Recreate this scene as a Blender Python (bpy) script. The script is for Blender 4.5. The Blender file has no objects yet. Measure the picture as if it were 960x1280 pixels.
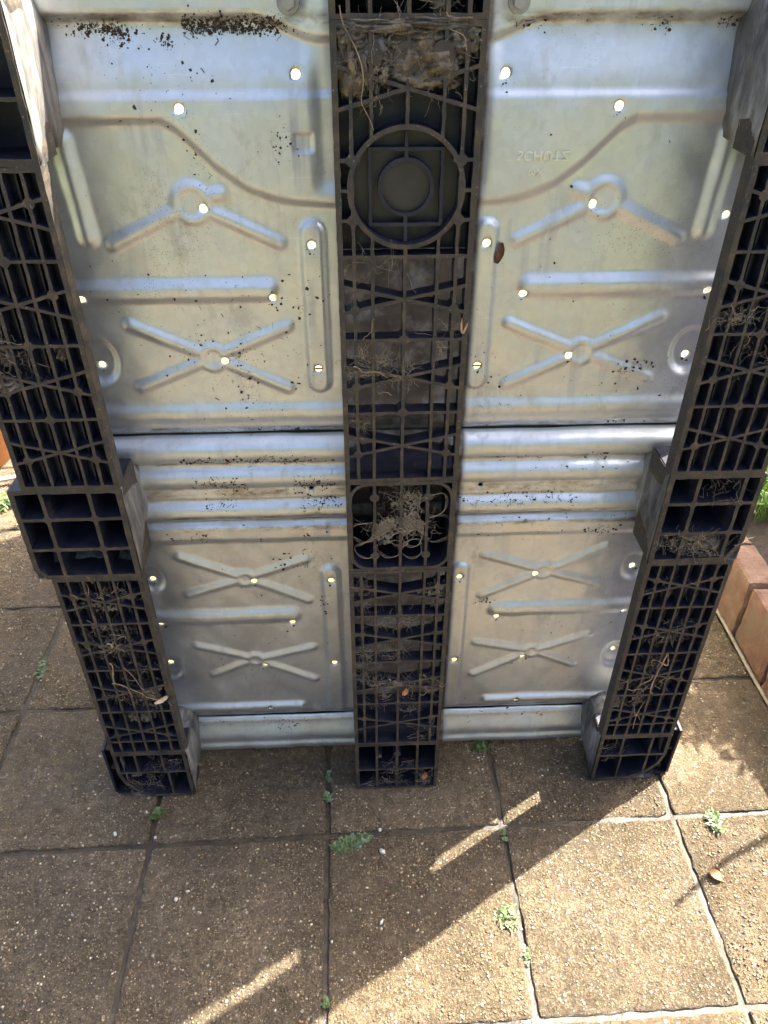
import bpy, bmesh, math, random
import numpy as np
from mathutils import Vector, Matrix, noise
from mathutils.geometry import delaunay_2d_cdt
random.seed(7); rng = np.random.default_rng(7)
scene = bpy.context.scene
COL = scene.collection
R = math.radians

# ------------------------------------------------------------------ camera
CAM = Vector((-.0588, -.8093, 1.21))
PITCH, YAW = math.atan(965 / 1305.0), R(2.4)
cd = bpy.data.cameras.new('camera'); cam = bpy.data.objects.new('camera', cd); COL.objects.link(cam)
cd.sensor_fit = 'VERTICAL'; cd.sensor_height = 24.0; cd.lens = 24.0 * 965 / 1280
cd.clip_start = .02; cd.clip_end = 300
cam.location = CAM; cam.rotation_euler = (math.pi / 2 - PITCH, 0, -YAW)
scene.camera = cam

# ------------------------------------------------------------------ light
SUN_AZ = Vector((.856, .516))          # horizontal direction towards the sun
SUN_EL = R(48)
w = bpy.data.worlds.new("World"); scene.world = w; w.use_nodes = True
nt = w.node_tree; nt.nodes.clear()
sky = nt.nodes.new('ShaderNodeTexSky'); sky.sky_type = 'NISHITA'; sky.sun_disc = False
sky.sun_elevation = SUN_EL; sky.sun_rotation = math.atan2(SUN_AZ.x, SUN_AZ.y)
sky.air_density = .7; sky.dust_density = 7.0; sky.ozone_density = .4
bg = nt.nodes.new('ShaderNodeBackground'); bg.inputs['Strength'].default_value = .10
wo = nt.nodes.new('ShaderNodeOutputWorld')
nt.links.new(sky.outputs[0], bg.inputs[0]); nt.links.new(bg.outputs[0], wo.inputs[0])
sd = bpy.data.lights.new('sun', 'SUN'); sd.energy = 5.0; sd.angle = R(.5); sd.color = (1, .95, .85)
sun = bpy.data.objects.new('sun', sd); COL.objects.link(sun)
SDIR = Vector((SUN_AZ.x * math.cos(SUN_EL), SUN_AZ.y * math.cos(SUN_EL), math.sin(SUN_EL))).normalized()
sun.rotation_euler = SDIR.to_track_quat('Z', 'Y').to_euler()
sun.location = SDIR * 10
scene.view_settings.view_transform = 'Standard'; scene.view_settings.look = 'None'
scene.view_settings.exposure = 2.78; scene.view_settings.gamma = 1

# ------------------------------------------------------------------ node helpers
class NT:
    def __init__(s, name):
        s.m = bpy.data.materials.new(name); s.m.use_nodes = True; s.t = s.m.node_tree
        s.b = s.t.nodes['Principled BSDF']; s.out = s.t.nodes['Material Output']
    def n(s, typ, **kw):
        x = s.t.nodes.new('ShaderNode' + typ)
        for k, v in kw.items(): setattr(x, k, v)
        return x
    def set(s, sock, v):
        if isinstance(v, bpy.types.NodeSocket): s.t.links.new(v, sock)
        elif v is not None: sock.default_value = v
    def coord(s, which='Object'):
        return s.n('TexCoord').outputs[which]
    def mapping(s, vec, scale=(1, 1, 1), loc=(0, 0, 0)):
        m = s.n('Mapping'); s.set(m.inputs[0], vec); s.set(m.inputs['Scale'], scale); s.set(m.inputs['Location'], loc)
        return m.outputs[0]
    def noise(s, vec, scale, detail=4, rough=.55, dist=0):
        x = s.n('TexNoise'); s.set(x.inputs['Vector'], vec); s.set(x.inputs['Scale'], scale)
        s.set(x.inputs['Detail'], detail); s.set(x.inputs['Roughness'], rough); s.set(x.inputs['Distortion'], dist)
        return x.outputs['Fac']
    def vor(s, vec, scale, feature='F1', out='Distance', rnd=1):
        x = s.n('TexVoronoi', feature=feature); s.set(x.inputs['Vector'], vec); s.set(x.inputs['Scale'], scale)
        s.set(x.inputs['Randomness'], rnd)
        return x.outputs[out]
    def ramp(s, fac, stops, interp='LINEAR'):
        x = s.n('ValToRGB'); s.set(x.inputs[0], fac); e = x.color_ramp; e.interpolation = interp
        while len(e.elements) < len(stops): e.elements.new(.5)
        for i, (p, c) in enumerate(stops):
            e.elements[i].position = p
            e.elements[i].color = (c, c, c, 1) if not isinstance(c, tuple) else (*c, 1)
        return x.outputs[0]
    def mix(s, f, a, b, mode='MIX'):
        x = s.n('Mix', data_type='RGBA', blend_type=mode)
        s.set(x.inputs[0], f)
        for i, v in ((6, a), (7, b)):
            if isinstance(v, tuple) and len(v) == 3: v = (*v, 1)
            if isinstance(v, (float, int)): v = (v, v, v, 1)
            s.set(x.inputs[i], v)
        return x.outputs[2]
    def math(s, op, a, b=None):
        x = s.n('Math', operation=op); s.set(x.inputs[0], a)
        if b is not None: s.set(x.inputs[1], b)
        return x.outputs[0]
    def bump(s, h, strength=1, dist=.001, normal=None):
        x = s.n('Bump'); s.set(x.inputs['Height'], h); s.set(x.inputs['Strength'], strength); s.set(x.inputs['Distance'], dist)
        if normal: s.set(x.inputs['Normal'], normal)
        return x.outputs[0]
    def fin(s, color=None, rough=None, metal=None, normal=None, spec=None):
        for k, v in (('Base Color', color), ('Roughness', rough), ('Metallic', metal), ('Normal', normal), ('Specular IOR Level', spec)):
            if v is not None:
                if isinstance(v, tuple) and len(v) == 3: v = (*v, 1)
                s.set(s.b.inputs[k], v)
        return s.m

def simple(name, col, rough=.6, metal=0, var=.25, sc=60, bump=.0006):
    k = NT(name); c = k.coord(); n = k.noise(c, sc)
    a = tuple(x * (1 - var) for x in col); b = tuple(min(1, x * (1 + var)) for x in col)
    return k.fin(k.ramp(n, [(.3, a), (.7, b)]), rough, metal, k.bump(n, .6, bump))

# galvanised sheet
def mat_galv(name='galvanised steel', base=.64, rough=.44, dirt=1.0):
    k = NT(name); c = k.coord()
    sp = k.vor(c, 130, out='Color'); spf = k.ramp(sp, [(.0, .93), (1, 1.03)])
    big = k.noise(c, 6, 5, .6); fine = k.noise(c, 240, 3, .6)
    st = k.noise(k.mapping(c, (60, 60, 5)), 1, 4, .6)                      # vertical run marks
    col = k.mix(k.ramp(big, [(.35, 0.), (.68, 1.)]), (base * .94, base * .99, base * 1.02), (base * .90, base * .93, base * .93))
    col = k.mix(1, col, spf, 'MULTIPLY')
    scr = k.math('MULTIPLY', k.ramp(k.noise(k.mapping(c, (14, 14, 520)), 1, 3, .6), [(.66, 0.), (.70, 1.)]), k.ramp(k.noise(c, 17, 4), [(.50, 0.), (.60, 1.)]))
    col = k.mix(k.math('MULTIPLY', scr, .35), col, (.86, .88, .88))
    zz = k.n('SeparateXYZ'); k.set(zz.inputs[0], c); zc_ = zz.outputs[2]; film = 0.
    for z_, w_ in ((1.149, .010), (.682, .006), (.634, .006), (.586, .013), (.545, .006), (.520, .006), (.098, .008)):
        film = k.math('MAXIMUM', film, k.ramp(k.math('DIVIDE', k.math('ABSOLUTE', k.math('SUBTRACT', zc_, z_)), w_), [(.3, 1.), (1., 0.)]))
    film = k.math('MULTIPLY', film, k.ramp(k.noise(k.mapping(c, (1, 1, 2.5)), 28, 6, .7), [(.42, 0.), (.66, .85)]))
    col = k.mix(k.math('MULTIPLY', film, dirt), col, (.16, .12, .075))
    ox = k.math('MULTIPLY', k.ramp(k.noise(k.mapping(c, (1, 1, .55)), 24, 7, .75), [(.54, 0.), (.60, 1.)]), k.ramp(k.noise(c, 7, 3), [(.48, 0.), (.62, .5)]))
    col = k.mix(ox, col, (.40, .40, .385))
    dirtm = k.math('MULTIPLY', k.ramp(st, [(.52, 0.), (.74, 1.)]), k.ramp(k.noise(c, 11, 4), [(.45, 0.), (.65, 1.)]))
    col = k.mix(k.math('MULTIPLY', dirtm, .45 * dirt), col, (.20, .16, .11))
    # specks of soil, several sizes, only in patches
    v1 = k.vor(c, 330); patch = k.ramp(k.noise(c, 9, 5, .65), [(.55, 0.), (.66, 1.)])
    s1 = k.math('MULTIPLY', k.ramp(v1, [(.12, 1.), (.2, 0.)]), patch)
    n2 = k.noise(c, 170, 3, .7); s2 = k.math('MULTIPLY', k.ramp(n2, [(.68, 0.), (.71, 1.)]), k.ramp(k.noise(k.mapping(c, (1, 1, 1), (3, 1, 2)), 13, 5, .65), [(.5, 0.), (.62, 1.)]))
    sp_ = k.math('MINIMUM', k.math('MULTIPLY', k.math('ADD', s1, s2), dirt), 1.)
    col = k.mix(sp_, col, (.035, .026, .018))
    # shade behind the centre skid painted into the sheet colour, mottled like dirt
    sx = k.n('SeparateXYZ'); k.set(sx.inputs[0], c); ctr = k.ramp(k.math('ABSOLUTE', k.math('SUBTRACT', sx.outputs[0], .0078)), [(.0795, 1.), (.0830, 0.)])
    ctr_shade = k.math('MULTIPLY', ctr, k.ramp(k.noise(c, 30, 5, .65), [(.30, .72), (.50, .97)]))
    col = k.mix(ctr_shade, col, k.ramp(k.noise(c, 50, 4), [(.3, (.022, .017, .013)), (.7, (.095, .066, .042))])); sp_ = k.math('MAXIMUM', sp_, k.math('MULTIPLY', ctr_shade, .9))
    ro = k.mix(k.math('MINIMUM', k.math('ADD', sp_, k.math('MULTIPLY', dirtm, .6)), 1.), k.ramp(k.noise(c, 14, 5), [(.3, rough - .07), (.7, rough + .09)]), .8)
    met = k.math('SUBTRACT', .88, k.math('MULTIPLY', k.math('MINIMUM', k.math('ADD', sp_, k.math('MULTIPLY', dirtm, .5)), 1.), .9))
    h = k.math('ADD', k.math('MULTIPLY', k.noise(c, 22, 2), 2.2), k.math('MULTIPLY', fine, .12))
    return k.fin(col, ro, met, k.bump(h, .30, .0012))

def mat_dust():            # front faces of the plastic ribs: dried mud and dust
    k = NT('dusty plastic edge'); c = k.coord(); n = k.noise(c, 45, 6, .65); n2 = k.noise(c, 300, 3, .7)
    col = k.ramp(n, [(.28, (.010, .010, .011)), (.44, (.024, .021, .018)), (.58, (.060, .045, .028)), (.80, (.14, .105, .062))])
    col = k.mix(k.ramp(n2, [(.62, 0.), (.72, 1.)]), col, (.26, .21, .15))
    return k.fin(col, k.ramp(n, [(.3, .45), (.6, .85)]), 0, k.bump(k.math('ADD', n, k.math('MULTIPLY', n2, .5)), .8, .001))
def mat_plastic():
    k = NT('navy black plastic'); c = k.coord(); n = k.noise(c, 38, 5, .6); n2 = k.noise(k.mapping(c, (40, 400, 60)), 1, 3, .7)
    col = k.ramp(n, [(.35, (.010, .011, .020)), (.62, (.020, .021, .034)), (.8, (.075, .062, .045))])
    return k.fin(col, k.ramp(n2, [(.3, .30), (.7, .55)]), 0, k.bump(n2, .4, .0008), .32)
def mat_scuff():
    k = NT('scuffed plastic wall'); c = k.coord()
    n = k.noise(k.mapping(c, (60, 30, 9)), 1, 6, .68, .6); n2 = k.noise(c, 30, 5, .6)
    col = k.ramp(n, [(.34, (.022, .021, .022)), (.46, (.085, .080, .073)), (.60, (.21, .20, .18)), (.74, (.42, .40, .36))])
    col = k.mix(k.ramp(n2, [(.55, 0.), (.75, .7)]), col, (.16, .125, .08))
    return k.fin(col, .62, 0, k.bump(n, .5, .0012))
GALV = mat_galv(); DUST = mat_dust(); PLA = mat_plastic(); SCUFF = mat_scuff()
BACKD = simple('seam shade steel', (.05, .04, .03), .7, .3, .5, 40)  # colour darkened to stand for shade in the seam gaps
STEELD = simple('dull dark steel', (.30, .29, .27), .5, .8, .3, 40)
RUST = simple('rusty bolt steel', (.22, .13, .07), .7, .4, .5, 200)

def mat_slab():
    k = NT('wet exposed aggregate concrete'); tc = k.coord(); oi = k.n('ObjectInfo').outputs['Random']
    off = k.n('VectorMath', operation='ADD'); k.set(off.inputs[0], tc)
    cb = k.n('CombineXYZ'); k.set(cb.inputs[0], k.math('MULTIPLY', oi, 37.)); k.set(cb.inputs[1], k.math('MULTIPLY', oi, 71.)); k.set(off.inputs[1], cb.outputs[0])
    c = off.outputs[0]
    n = k.noise(c, 5, 5, .6); nf = k.noise(c, 250, 4, .75); nm = k.noise(c, 60, 5, .7)
    base = k.ramp(nm, [(.25, (.064, .047, .028)), (.5, (.138, .105, .063)), (.75, (.265, .208, .130))])
    base = k.mix(k.ramp(n, [(.3, .0), (.7, .55)]), base, (.080, .060, .034))
    base = k.mix(1, base, k.ramp(nf, [(.30, .45), (.5, 1.), (.70, 1.75)]), 'MULTIPLY')
    # fine sand and small stones
    vc = k.vor(c, 340, out='Color'); vd = k.vor(c, 340)
    sel = k.n('SeparateColor'); k.set(sel.inputs[0], vc)
    stone = k.math('MULTIPLY', k.ramp(sel.outputs[0], [(.42, 0.), (.60, .8)]), k.ramp(vd, [(.34, 1.), (.52, 0.)]))
    scol = k.ramp(sel.outputs[1], [(0, (.05, .036, .022)), (.3, (.13, .092, .055)), (.6, (.24, .18, .115)), (.88, (.36, .29, .20)), (1., (.62, .55, .43))])
    col = k.mix(stone, base, scol)
    vc2 = k.vor(c, 120, out='Color'); vd2 = k.vor(c, 120); s2 = k.n('SeparateColor'); k.set(s2.inputs[0], vc2)
    st2 = k.math('MULTIPLY', k.ramp(s2.outputs[0], [(.86, 0.), (.9, .9)]), k.ramp(vd2, [(.22, 1.), (.34, 0.)]))
    col = k.mix(st2, col, k.ramp(s2.outputs[1], [(0, (.18, .12, .07)), (.5, (.40, .32, .20)), (1., (.62, .56, .45))]))
    tint = k.ramp(oi, [(0, (.76, .75, .77)), (.35, (1.1, 1.06, 1.02)), (.7, (.92, .92, .95)), (1, (1.2, 1.14, 1.05))]); col = k.mix(1, col, tint, 'MULTIPLY')
    h = k.math('ADD', k.math('MULTIPLY', k.math('SUBTRACT', .5, vd), stone), k.math('ADD', k.math('MULTIPLY', nf, 2.2), k.math('MULTIPLY', nm, 1.0)))
    h = k.math('ADD', h, k.math('MULTIPLY', st2, .8))
    wet = k.noise(c, 9, 5, .65)
    ro = k.ramp(wet, [(.38, .16), (.62, .42)])
    damp = k.ramp(k.noise(c, 4, 5, .7), [(.42, .75), (.62, 1.2)])
    col = k.mix(1, col, damp, 'MULTIPLY')
    return k.fin(col, ro, 0, k.bump(h, 1., .0036), .5)
SLAB = mat_slab()
def mat_joint():
    k = NT('muddy joint filling'); c = k.coord(); n = k.noise(c, 55, 6, .7); n2 = k.noise(c, 12, 4)
    col = k.ramp(n, [(.3, (.018, .013, .008)), (.55, (.042, .030, .016)), (.78, (.085, .062, .036))])
    col = k.mix(k.ramp(n2, [(.55, 0.), (.7, .5)]), col, (.035, .05, .018))
    return k.fin(col, k.ramp(n2, [(.35, .18), (.6, .6)]), 0, k.bump(n, 1, .004), .5)
JOINT = mat_joint()

# ------------------------------------------------------------------ object helpers
def link(name, me, parent=None, mats=(), loc=None):
    o = bpy.data.objects.new(name, me); COL.objects.link(o)
    if me is not None:
        for m in mats:
            me.materials.append(m)
    if parent: o.parent = parent
    if loc is not None: o.location = loc
    return o
def tag(o, label=None, cat=None, group=None, kind=None):
    for k_, v in (('label', label), ('category', cat), ('group', group), ('kind', kind)):
        if v: o[k_] = v
    return o
def mesh_np(name, verts, faces, smooth=False):
    me = bpy.data.meshes.new(name)
    verts = np.asarray(verts, dtype=np.float32); faces = np.asarray(faces, dtype=np.int32)
    nf, k_ = faces.shape
    me.vertices.add(len(verts)); me.vertices.foreach_set('co', verts.ravel())
    me.loops.add(nf * k_); me.loops.foreach_set('vertex_index', faces.ravel())
    me.polygons.add(nf); me.polygons.foreach_set('loop_start', np.arange(0, nf * k_, k_, dtype=np.int32))
    me.polygons.foreach_set('loop_total', np.full(nf, k_, dtype=np.int32))
    if smooth: me.polygons.foreach_set('use_smooth', np.ones(nf, dtype=bool))
    me.update(calc_edges=True); me.validate()
    return me
def bm_obj(name, bm, parent=None, mats=(), smooth=False, loc=None):
    bmesh.ops.recalc_face_normals(bm, faces=bm.faces[:])
    me = bpy.data.meshes.new(name); bm.to_mesh(me); bm.free()
    if smooth:
        for p in me.polygons: p.use_smooth = True
    return link(name, me, parent, mats, loc)
def bx(bm, x0, x1, y0, y1, z0, z1, mi=0, bev=0):
    vs = [bm.verts.new((x, y, z)) for x in (x0, x1) for y in (y0, y1) for z in (z0, z1)]
    F = [(0, 1, 3, 2), (4, 6, 7, 5), (0, 4, 5, 1), (2, 3, 7, 6), (0, 2, 6, 4), (1, 5, 7, 3)]
    fs = [bm.faces.new([vs[i] for i in f]) for f in F]
    for f in fs: f.material_index = mi
    if bev: bmesh.ops.bevel(bm, geom=list({e for f in fs for e in f.edges}), offset=bev, segments=2, affect='EDGES', profile=.6)
    return fs
def tubes_mesh(paths, sides=3):
    """paths: list of (points Nx3, radius) -> verts, quad faces"""
    V, F = [], []; base = 0
    for pts, rad in paths:
        pts = np.asarray(pts, float); n = len(pts)
        if n < 2: continue
        t = np.gradient(pts, axis=0); t /= np.linalg.norm(t, axis=1)[:, None] + 1e-12
        up = np.array([.31, .62, .72]); a = np.cross(t, up); a /= np.linalg.norm(a, axis=1)[:, None] + 1e-12
        b = np.cross(t, a)
        rr = rad if np.ndim(rad) else np.full(n, rad)
        for s in range(sides):
            th = 2 * math.pi * s / sides
            V.append(pts + (a * math.cos(th) + b * math.sin(th)) * np.asarray(rr)[:, None])
        for s in range(sides):
            s2 = (s + 1) % sides
            i = np.arange(n - 1)
            F.append(np.stack([base + s * n + i, base + s * n + i + 1, base + s2 * n + i + 1, base + s2 * n + i], 1))
        base += sides * n
    return np.concatenate(V), np.concatenate(F)

# ================================================================== SETTING
JX = [-.7235 - .2965 * i for i in range(6, 0, -1)] + [-.7235, -.4205, -.1235, .1735, .4700, .7400]
JY = [-.082 + .2965 * i for i in range(-9, 10)]
SHEAR = .018
# ground sheet to the horizon
k = NT('rough grass and soil ground'); c = k.coord()
gm = k.fin(k.mix(k.noise(c, 3, 6), k.ramp(k.noise(c, 60, 5), [(.3, (.04, .065, .018)), (.7, (.10, .145, .05))]), (.10, .09, .05)), .9, 0, k.bump(k.noise(c, 90, 5), 1, .01))
bm = bmesh.new(); bmesh.ops.create_grid(bm, x_segments=8, y_segments=8, size=80)
g = bm_obj('ground', bm, None, (gm,), loc=(0, 0, -.06)); tag(g, kind='structure')
# patio beyond the slabs built one by one
bm = bmesh.new(); bx(bm, JX[0], JX[-1], JY[0] - .0, JY[-1], -.05, -.0075)
# wavy muddy bed
for v in list(bm.verts): pass
bed = bm_obj('paving', bm, None, (JOINT,)); tag(bed, kind='structure')
def joint_bed():
    xs = np.arange(-1.1, .745, .012); ys = np.arange(-.48, 1.1, .012)
    X, Y = np.meshgrid(xs, ys); Z = np.array([[noise.noise(Vector((x * 22, y * 22, 0))) * .0035 + noise.noise(Vector((x * 70, y * 70, 3))) * .0018 for x in xs] for y in ys]) - .0052
    V = np.stack([X.ravel(), Y.ravel(), Z.ravel()], 1); nx = len(xs)
    i = np.arange(len(ys) - 1)[:, None] * nx + np.arange(nx - 1)[None]; i = i.ravel()
    o = link('joint_filling', mesh_np('joint_filling', V, np.stack([i, i + 1, i + nx + 1, i + nx], 1), True), bed, (JOINT,))
joint_bed()
def slab_mesh(wx, wy, seed):
    r = random.Random(seed); n = 30; g_ = .0040
    def edge(a, b):
        P = []
        for i in range(n):
            t = i / n; x = a[0] + (b[0] - a[0]) * t; y = a[1] + (b[1] - a[1]) * t
            P.append([x, y])
        return P
    hx, hy = wx / 2 - g_, wy / 2 - g_
    C4 = [(-hx, -hy), (hx, -hy), (hx, hy), (-hx, hy)]
    out = []
    for i in range(4): out += edge(C4[i], C4[(i + 1) % 4])
    for i, p in enumerate(out):
        cr = .0012 if i % n == 0 else 0
        q = noise.noise(Vector((p[0] * 60, p[1] * 60, seed * 9.1))) * .0020 + noise.noise(Vector((p[0] * 170, p[1] * 170, seed * 9.1))) * .0016
        l = math.hypot(*p)
        chip = .004 * max(0, noise.noise(Vector((p[0] * 25, p[1] * 25, seed * 3.3 + 5))) - .25)
        s = 1 + (q - cr - chip * 2) / l
        p[0] *= s; p[1] *= s
    bm = bmesh.new(); N = len(out)
    rings = []
    for (off, z) in ((0, -.012), (0, -.0032), (.0012, -.0012), (.0040, -.0001)):
        ring = []
        for p in out:
            l = math.hypot(*p); s = 1 - off / l * 1.2
            x, y = p[0] * s, p[1] * s
            zz = z + (noise.noise(Vector((x * 80, y * 80, seed))) * .0006 if z > -.005 else 0)
            ring.append(bm.verts.new((x, y + SHEAR * x, zz)))
        rings.append(ring)
    for a, b in zip(rings, rings[1:]):
        for i in range(N): bm.faces.new((a[i], a[(i + 1) % N], b[(i + 1) % N], b[i]))
    f = bm.faces.new(rings[-1]); 
    bmesh.ops.recalc_face_normals(bm, faces=bm.faces[:])
    me = bpy.data.meshes.new('slab'); bm.to_mesh(me); bm.free(); me.materials.append(SLAB)
    return me
SM = {}
for ix in range(len(JX) - 1):
    wx = JX[ix + 1] - JX[ix]
    for iy in range(len(JY) - 1):
        key = (round(wx, 3), (ix * 3 + iy * 5) % 6)
        if key not in SM: SM[key] = slab_mesh(wx, .2965, key[1] + ix * .37)
        x = (JX[ix] + JX[ix + 1]) / 2; y = (JY[iy] + JY[iy + 1]) / 2 + SHEAR * x
        o = link('slab', SM[key], bed); o.location = (x, y, random.uniform(-.0012, .0008))
        o.rotation_euler = (random.uniform(-.002, .002), random.uniform(-.002, .002), 0)

# stones proud in the slab surface
def stones(n, x0, x1, y0, y1, smin, smax, cols, name, z0=0., holes=True):
    pts = np.stack([rng.uniform(x0, x1, n), rng.uniform(y0, y1, n)], 1)
    jx = np.array(JX); jy = np.array(JY)
    dx = np.min(np.abs(pts[:, 0][:, None] - jx[None]), 1); dy = np.min(np.abs((pts[:, 1] - SHEAR * pts[:, 0])[:, None] - jy[None]), 1)
    keep = (dx > .009) & (dy > .009); pts = pts[keep]; n = len(pts)
    ico = np.array([(1, 0, 0), (.3, .95, 0), (-.8, .6, 0), (-.8, -.6, 0), (.3, -.95, 0), (0, 0, 1), (.1, .1, -.6)], float)
    tri = np.array([(0, 1, 5), (1, 2, 5), (2, 3, 5), (3, 4, 5), (4, 0, 5), (1, 0, 6), (2, 1, 6), (3, 2, 6), (4, 3, 6), (0, 4, 6)])
    s = smin + (smax - smin) * rng.power(.5, n) if False else smin * (smax / smin) ** (rng.random(n) ** 2.2)
    V = np.repeat(ico[None], n, 0) * (1 + rng.uniform(-.3, .3, (n, 7, 3)))
    V[:, :, 0] *= rng.uniform(.7, 1.3, n)[:, None]; V[:, :, 2] *= rng.uniform(.25, .5, n)[:, None]
    a = rng.uniform(0, 6.28, n); ca, sa = np.cos(a)[:, None], np.sin(a)[:, None]
    X = V[:, :, 0] * ca - V[:, :, 1] * sa; Y = V[:, :, 0] * sa + V[:, :, 1] * ca
    V = np.stack([X * s[:, None] + pts[:, 0][:, None], Y * s[:, None] + pts[:, 1][:, None], V[:, :, 2] * s[:, None] + z0], 2)
    F = (tri[None] + (np.arange(n) * 7)[:, None, None]).reshape(-1, 3)
    me = mesh_np(name, V.reshape(-1, 3), F)
    ca_ = me.color_attributes.new('tone', 'FLOAT_COLOR', 'POINT')
    cc = np.array(cols)[rng.integers(0, len(cols), n)] * rng.uniform(.75, 1.2, (n, 1))
    cc = np.concatenate([cc, np.ones((n, 1))], 1)
    ca_.data.foreach_set('color', np.repeat(cc, 7, 0).astype(np.float32).ravel())
    k = NT(name + ' stone'); at = k.n('Attribute', attribute_name='tone').outputs['Color']
    k.fin(at, .38, 0, k.bump(k.noise(k.coord(), 500, 3), .5, .0006), .5)
    o = link(name, me, None, (k.m,)); return o
o = stones(90000, -1.1, .735, -.45, .95, .0005, .0025,
           [(.24, .18, .10), (.38, .30, .17), (.17, .12, .065), (.60, .52, .38), (.30, .17, .08), (.12, .09, .055), (.30, .23, .13), (.07, .052, .035), (.22, .165, .095), (.13, .095, .055), (.09, .066, .04)], 'slab_grit')
tag(o, 'fine grit and small stones showing in the concrete slabs', 'grit', kind='stuff')

# ================================================================== PALLET
S = .098            # depth of the steel sheet behind the skid fronts
XS = -.003          # centre line of the sheet
pal = bpy.data.objects.new('container_pallet', None); COL.objects.link(pal)
tag(pal, 'upright container pallet of galvanised steel sheet with three black plastic lattice skids', 'pallet')

def sst(a, b, x):
    t = np.clip((x - a) / (b - a), 0, 1); return t * t * (3 - 2 * t)
def seg_d(U, Z, a, b):
    ax, az = a; bx_, bz = b; L2 = (bx_ - ax) ** 2 + (bz - az) ** 2
    t = np.clip(((U - ax) * (bx_ - ax) + (Z - az) * (bz - az)) / L2, 0, 1)
    return np.hypot(U - ax - t * (bx_ - ax), Z - az - t * (bz - az))
def bead(U, Z, a, b, r, h, flat=.25):
    d = seg_d(U, Z, a, b); return h * (1 - sst(r * flat, r, d))
def cross(U, Z, c, arms, rc, r=.0095, h=.0062):
    H = np.zeros_like(U)
    for a in arms: H = np.maximum(H, bead(U, Z, c, a, r + .0026, h * .64, .0))
    d = np.hypot(U - c[0], Z - c[1])
    H = np.maximum(H, h * .60 * (1 - sst(rc - .006, rc + .004, d)))
    H -= .0022 * (1 - sst(rc - .012, rc - .006, d))          # shallow dished centre
    return H
HOLES = [(.1085, 1.1002), (.231, 1.070), (.2205, .969), (.1015, .9277), (.378, .867), (.1515, .865), (.376, .777),
         (.2193, .783), (.1015, .7718), (.3755, .416), (.2193, .413), (.1000, .4122), (.3767, .3268), (.1667, .3197),
         (.378, .230), (.2193, .2241), (.1017, .227), (.2193, .1152)]
def H_upper(X, Z):
    U = np.abs(X - XS)
    cu = [0, .08, .110, .136, .17, .20, .2385, .253, .40, .6]; cz = [.9705, .9712, .9735, .9775, .990, 1.0125, 1.0500, 1.0580, 1.0582, 1.0582]
    cz = np.interp(U, cu, cz); cz = cz
    slope = np.where((U > .125) & (U < .255), .78, 1.)
    H = .0075 * sst(-.0065, .0065, (Z - cz) * slope)
    b1 = bead(U, Z, (.1585, .8738), (.60, .8738), .0185, .0062, .15); H = np.maximum(H, b1)
    H = np.maximum(H, bead(U, Z, (0, .7080), (.6, .7080), .0185, .0050, .1))
    d = seg_d(U, Z, (.1010, .752), (.1010, .940)); H = np.maximum(H, .0056 * (1 - sst(.0095, .0168, d)))
    H = np.maximum(H, cross(U, Z, (.2325, .9745), [(.3285, .930), (.138, .929), (.2015, .9840)], .0235, .0095, .0060))
    H = np.maximum(H, cross(U, Z, (.2335, .787), [(.3285, .8330), (.1375, .8275), (.3285, .749), (.1415, .7437)], .0195))
    H = np.maximum(H, bead(U, Z, (.3610, 1.040), (.3560, .938), .0150, .0055, .05))
    d = np.hypot((U - .377) / .028, (Z - .785) / .037); H -= .0075 * (1 - sst(.62, 1.0, d))
    H -= .0050 * (1 - sst(.677, .690, Z))
    zt = 1.1465 - .018 * (1 - sst(.085, .15, U))
    # big upper tube and the valley above it
    H += .0035 * sst(1.079, 1.086, Z) * -1 * 1.0
    ramp = sst(1.062, 1.148, Z) * .0075 + sst(1.092, 1.142, Z) * .0055
    H -= ramp * sst(.078, .105, U)
    H += .0120 * sst(zt - .002, zt + .008, Z)
    # soft pull-in beside the centre skid
    H -= .004 * (1 - sst(.082, .100, U)) * sst(.98, 1.0, Z)
    # square lanced tab, left half only
    sx = np.maximum(np.abs(X + .1075) / .0105, np.abs(Z - 1.0368) / .0095); H -= .0035 * (1 - sst(.88, 1.0, sx))
    return H
def H_lower(X, Z):
    U = np.abs(X - XS)
    H = np.zeros_like(U)
    H = np.maximum(H, .0085 * sst(.487, .503, Z) * (1 - sst(.521, .531, Z)))
    H += .0035 * sst(.100, .109, Z) * (1 - sst(.486, .492, Z)) * 0
    H = np.maximum(H, bead(U, Z, (.1660, .3385), (.6, .3385), .0195, .0064, .15))
    d = seg_d(U, Z, (.1010, .115), (.1010, .425)); H = np.maximum(H, .0056 * (1 - sst(.0095, .0168, d)))
    H = np.maximum(H, cross(U, Z, (.2320, .4185), [(.3265, .4640), (.1370, .4530), (.3240, .388), (.1385, .3690)], .0170, .0088, .0060))
    H = np.maximum(H, cross(U, Z, (.2340, .2375), [(.3270, .2735), (.1370, .2630), (.3080, .2020), (.1375, .1855)], .0160, .0085, .0060))
    H = np.maximum(H, bead(U, Z, (.1660, .1180), (.6, .1180), .0120, .0065, .2))
    d = np.hypot((U - .375) / .022, (Z - .420) / .031); H -= .006 * (1 - sst(.6, 1.0, d))
    d = np.hypot((U - .378) / .022, (Z - .222) / .034); H -= .006 * (1 - sst(.6, 1.0, d))
    H -= .0055 * (1 - sst(.089, .100, Z))
    return H
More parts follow.
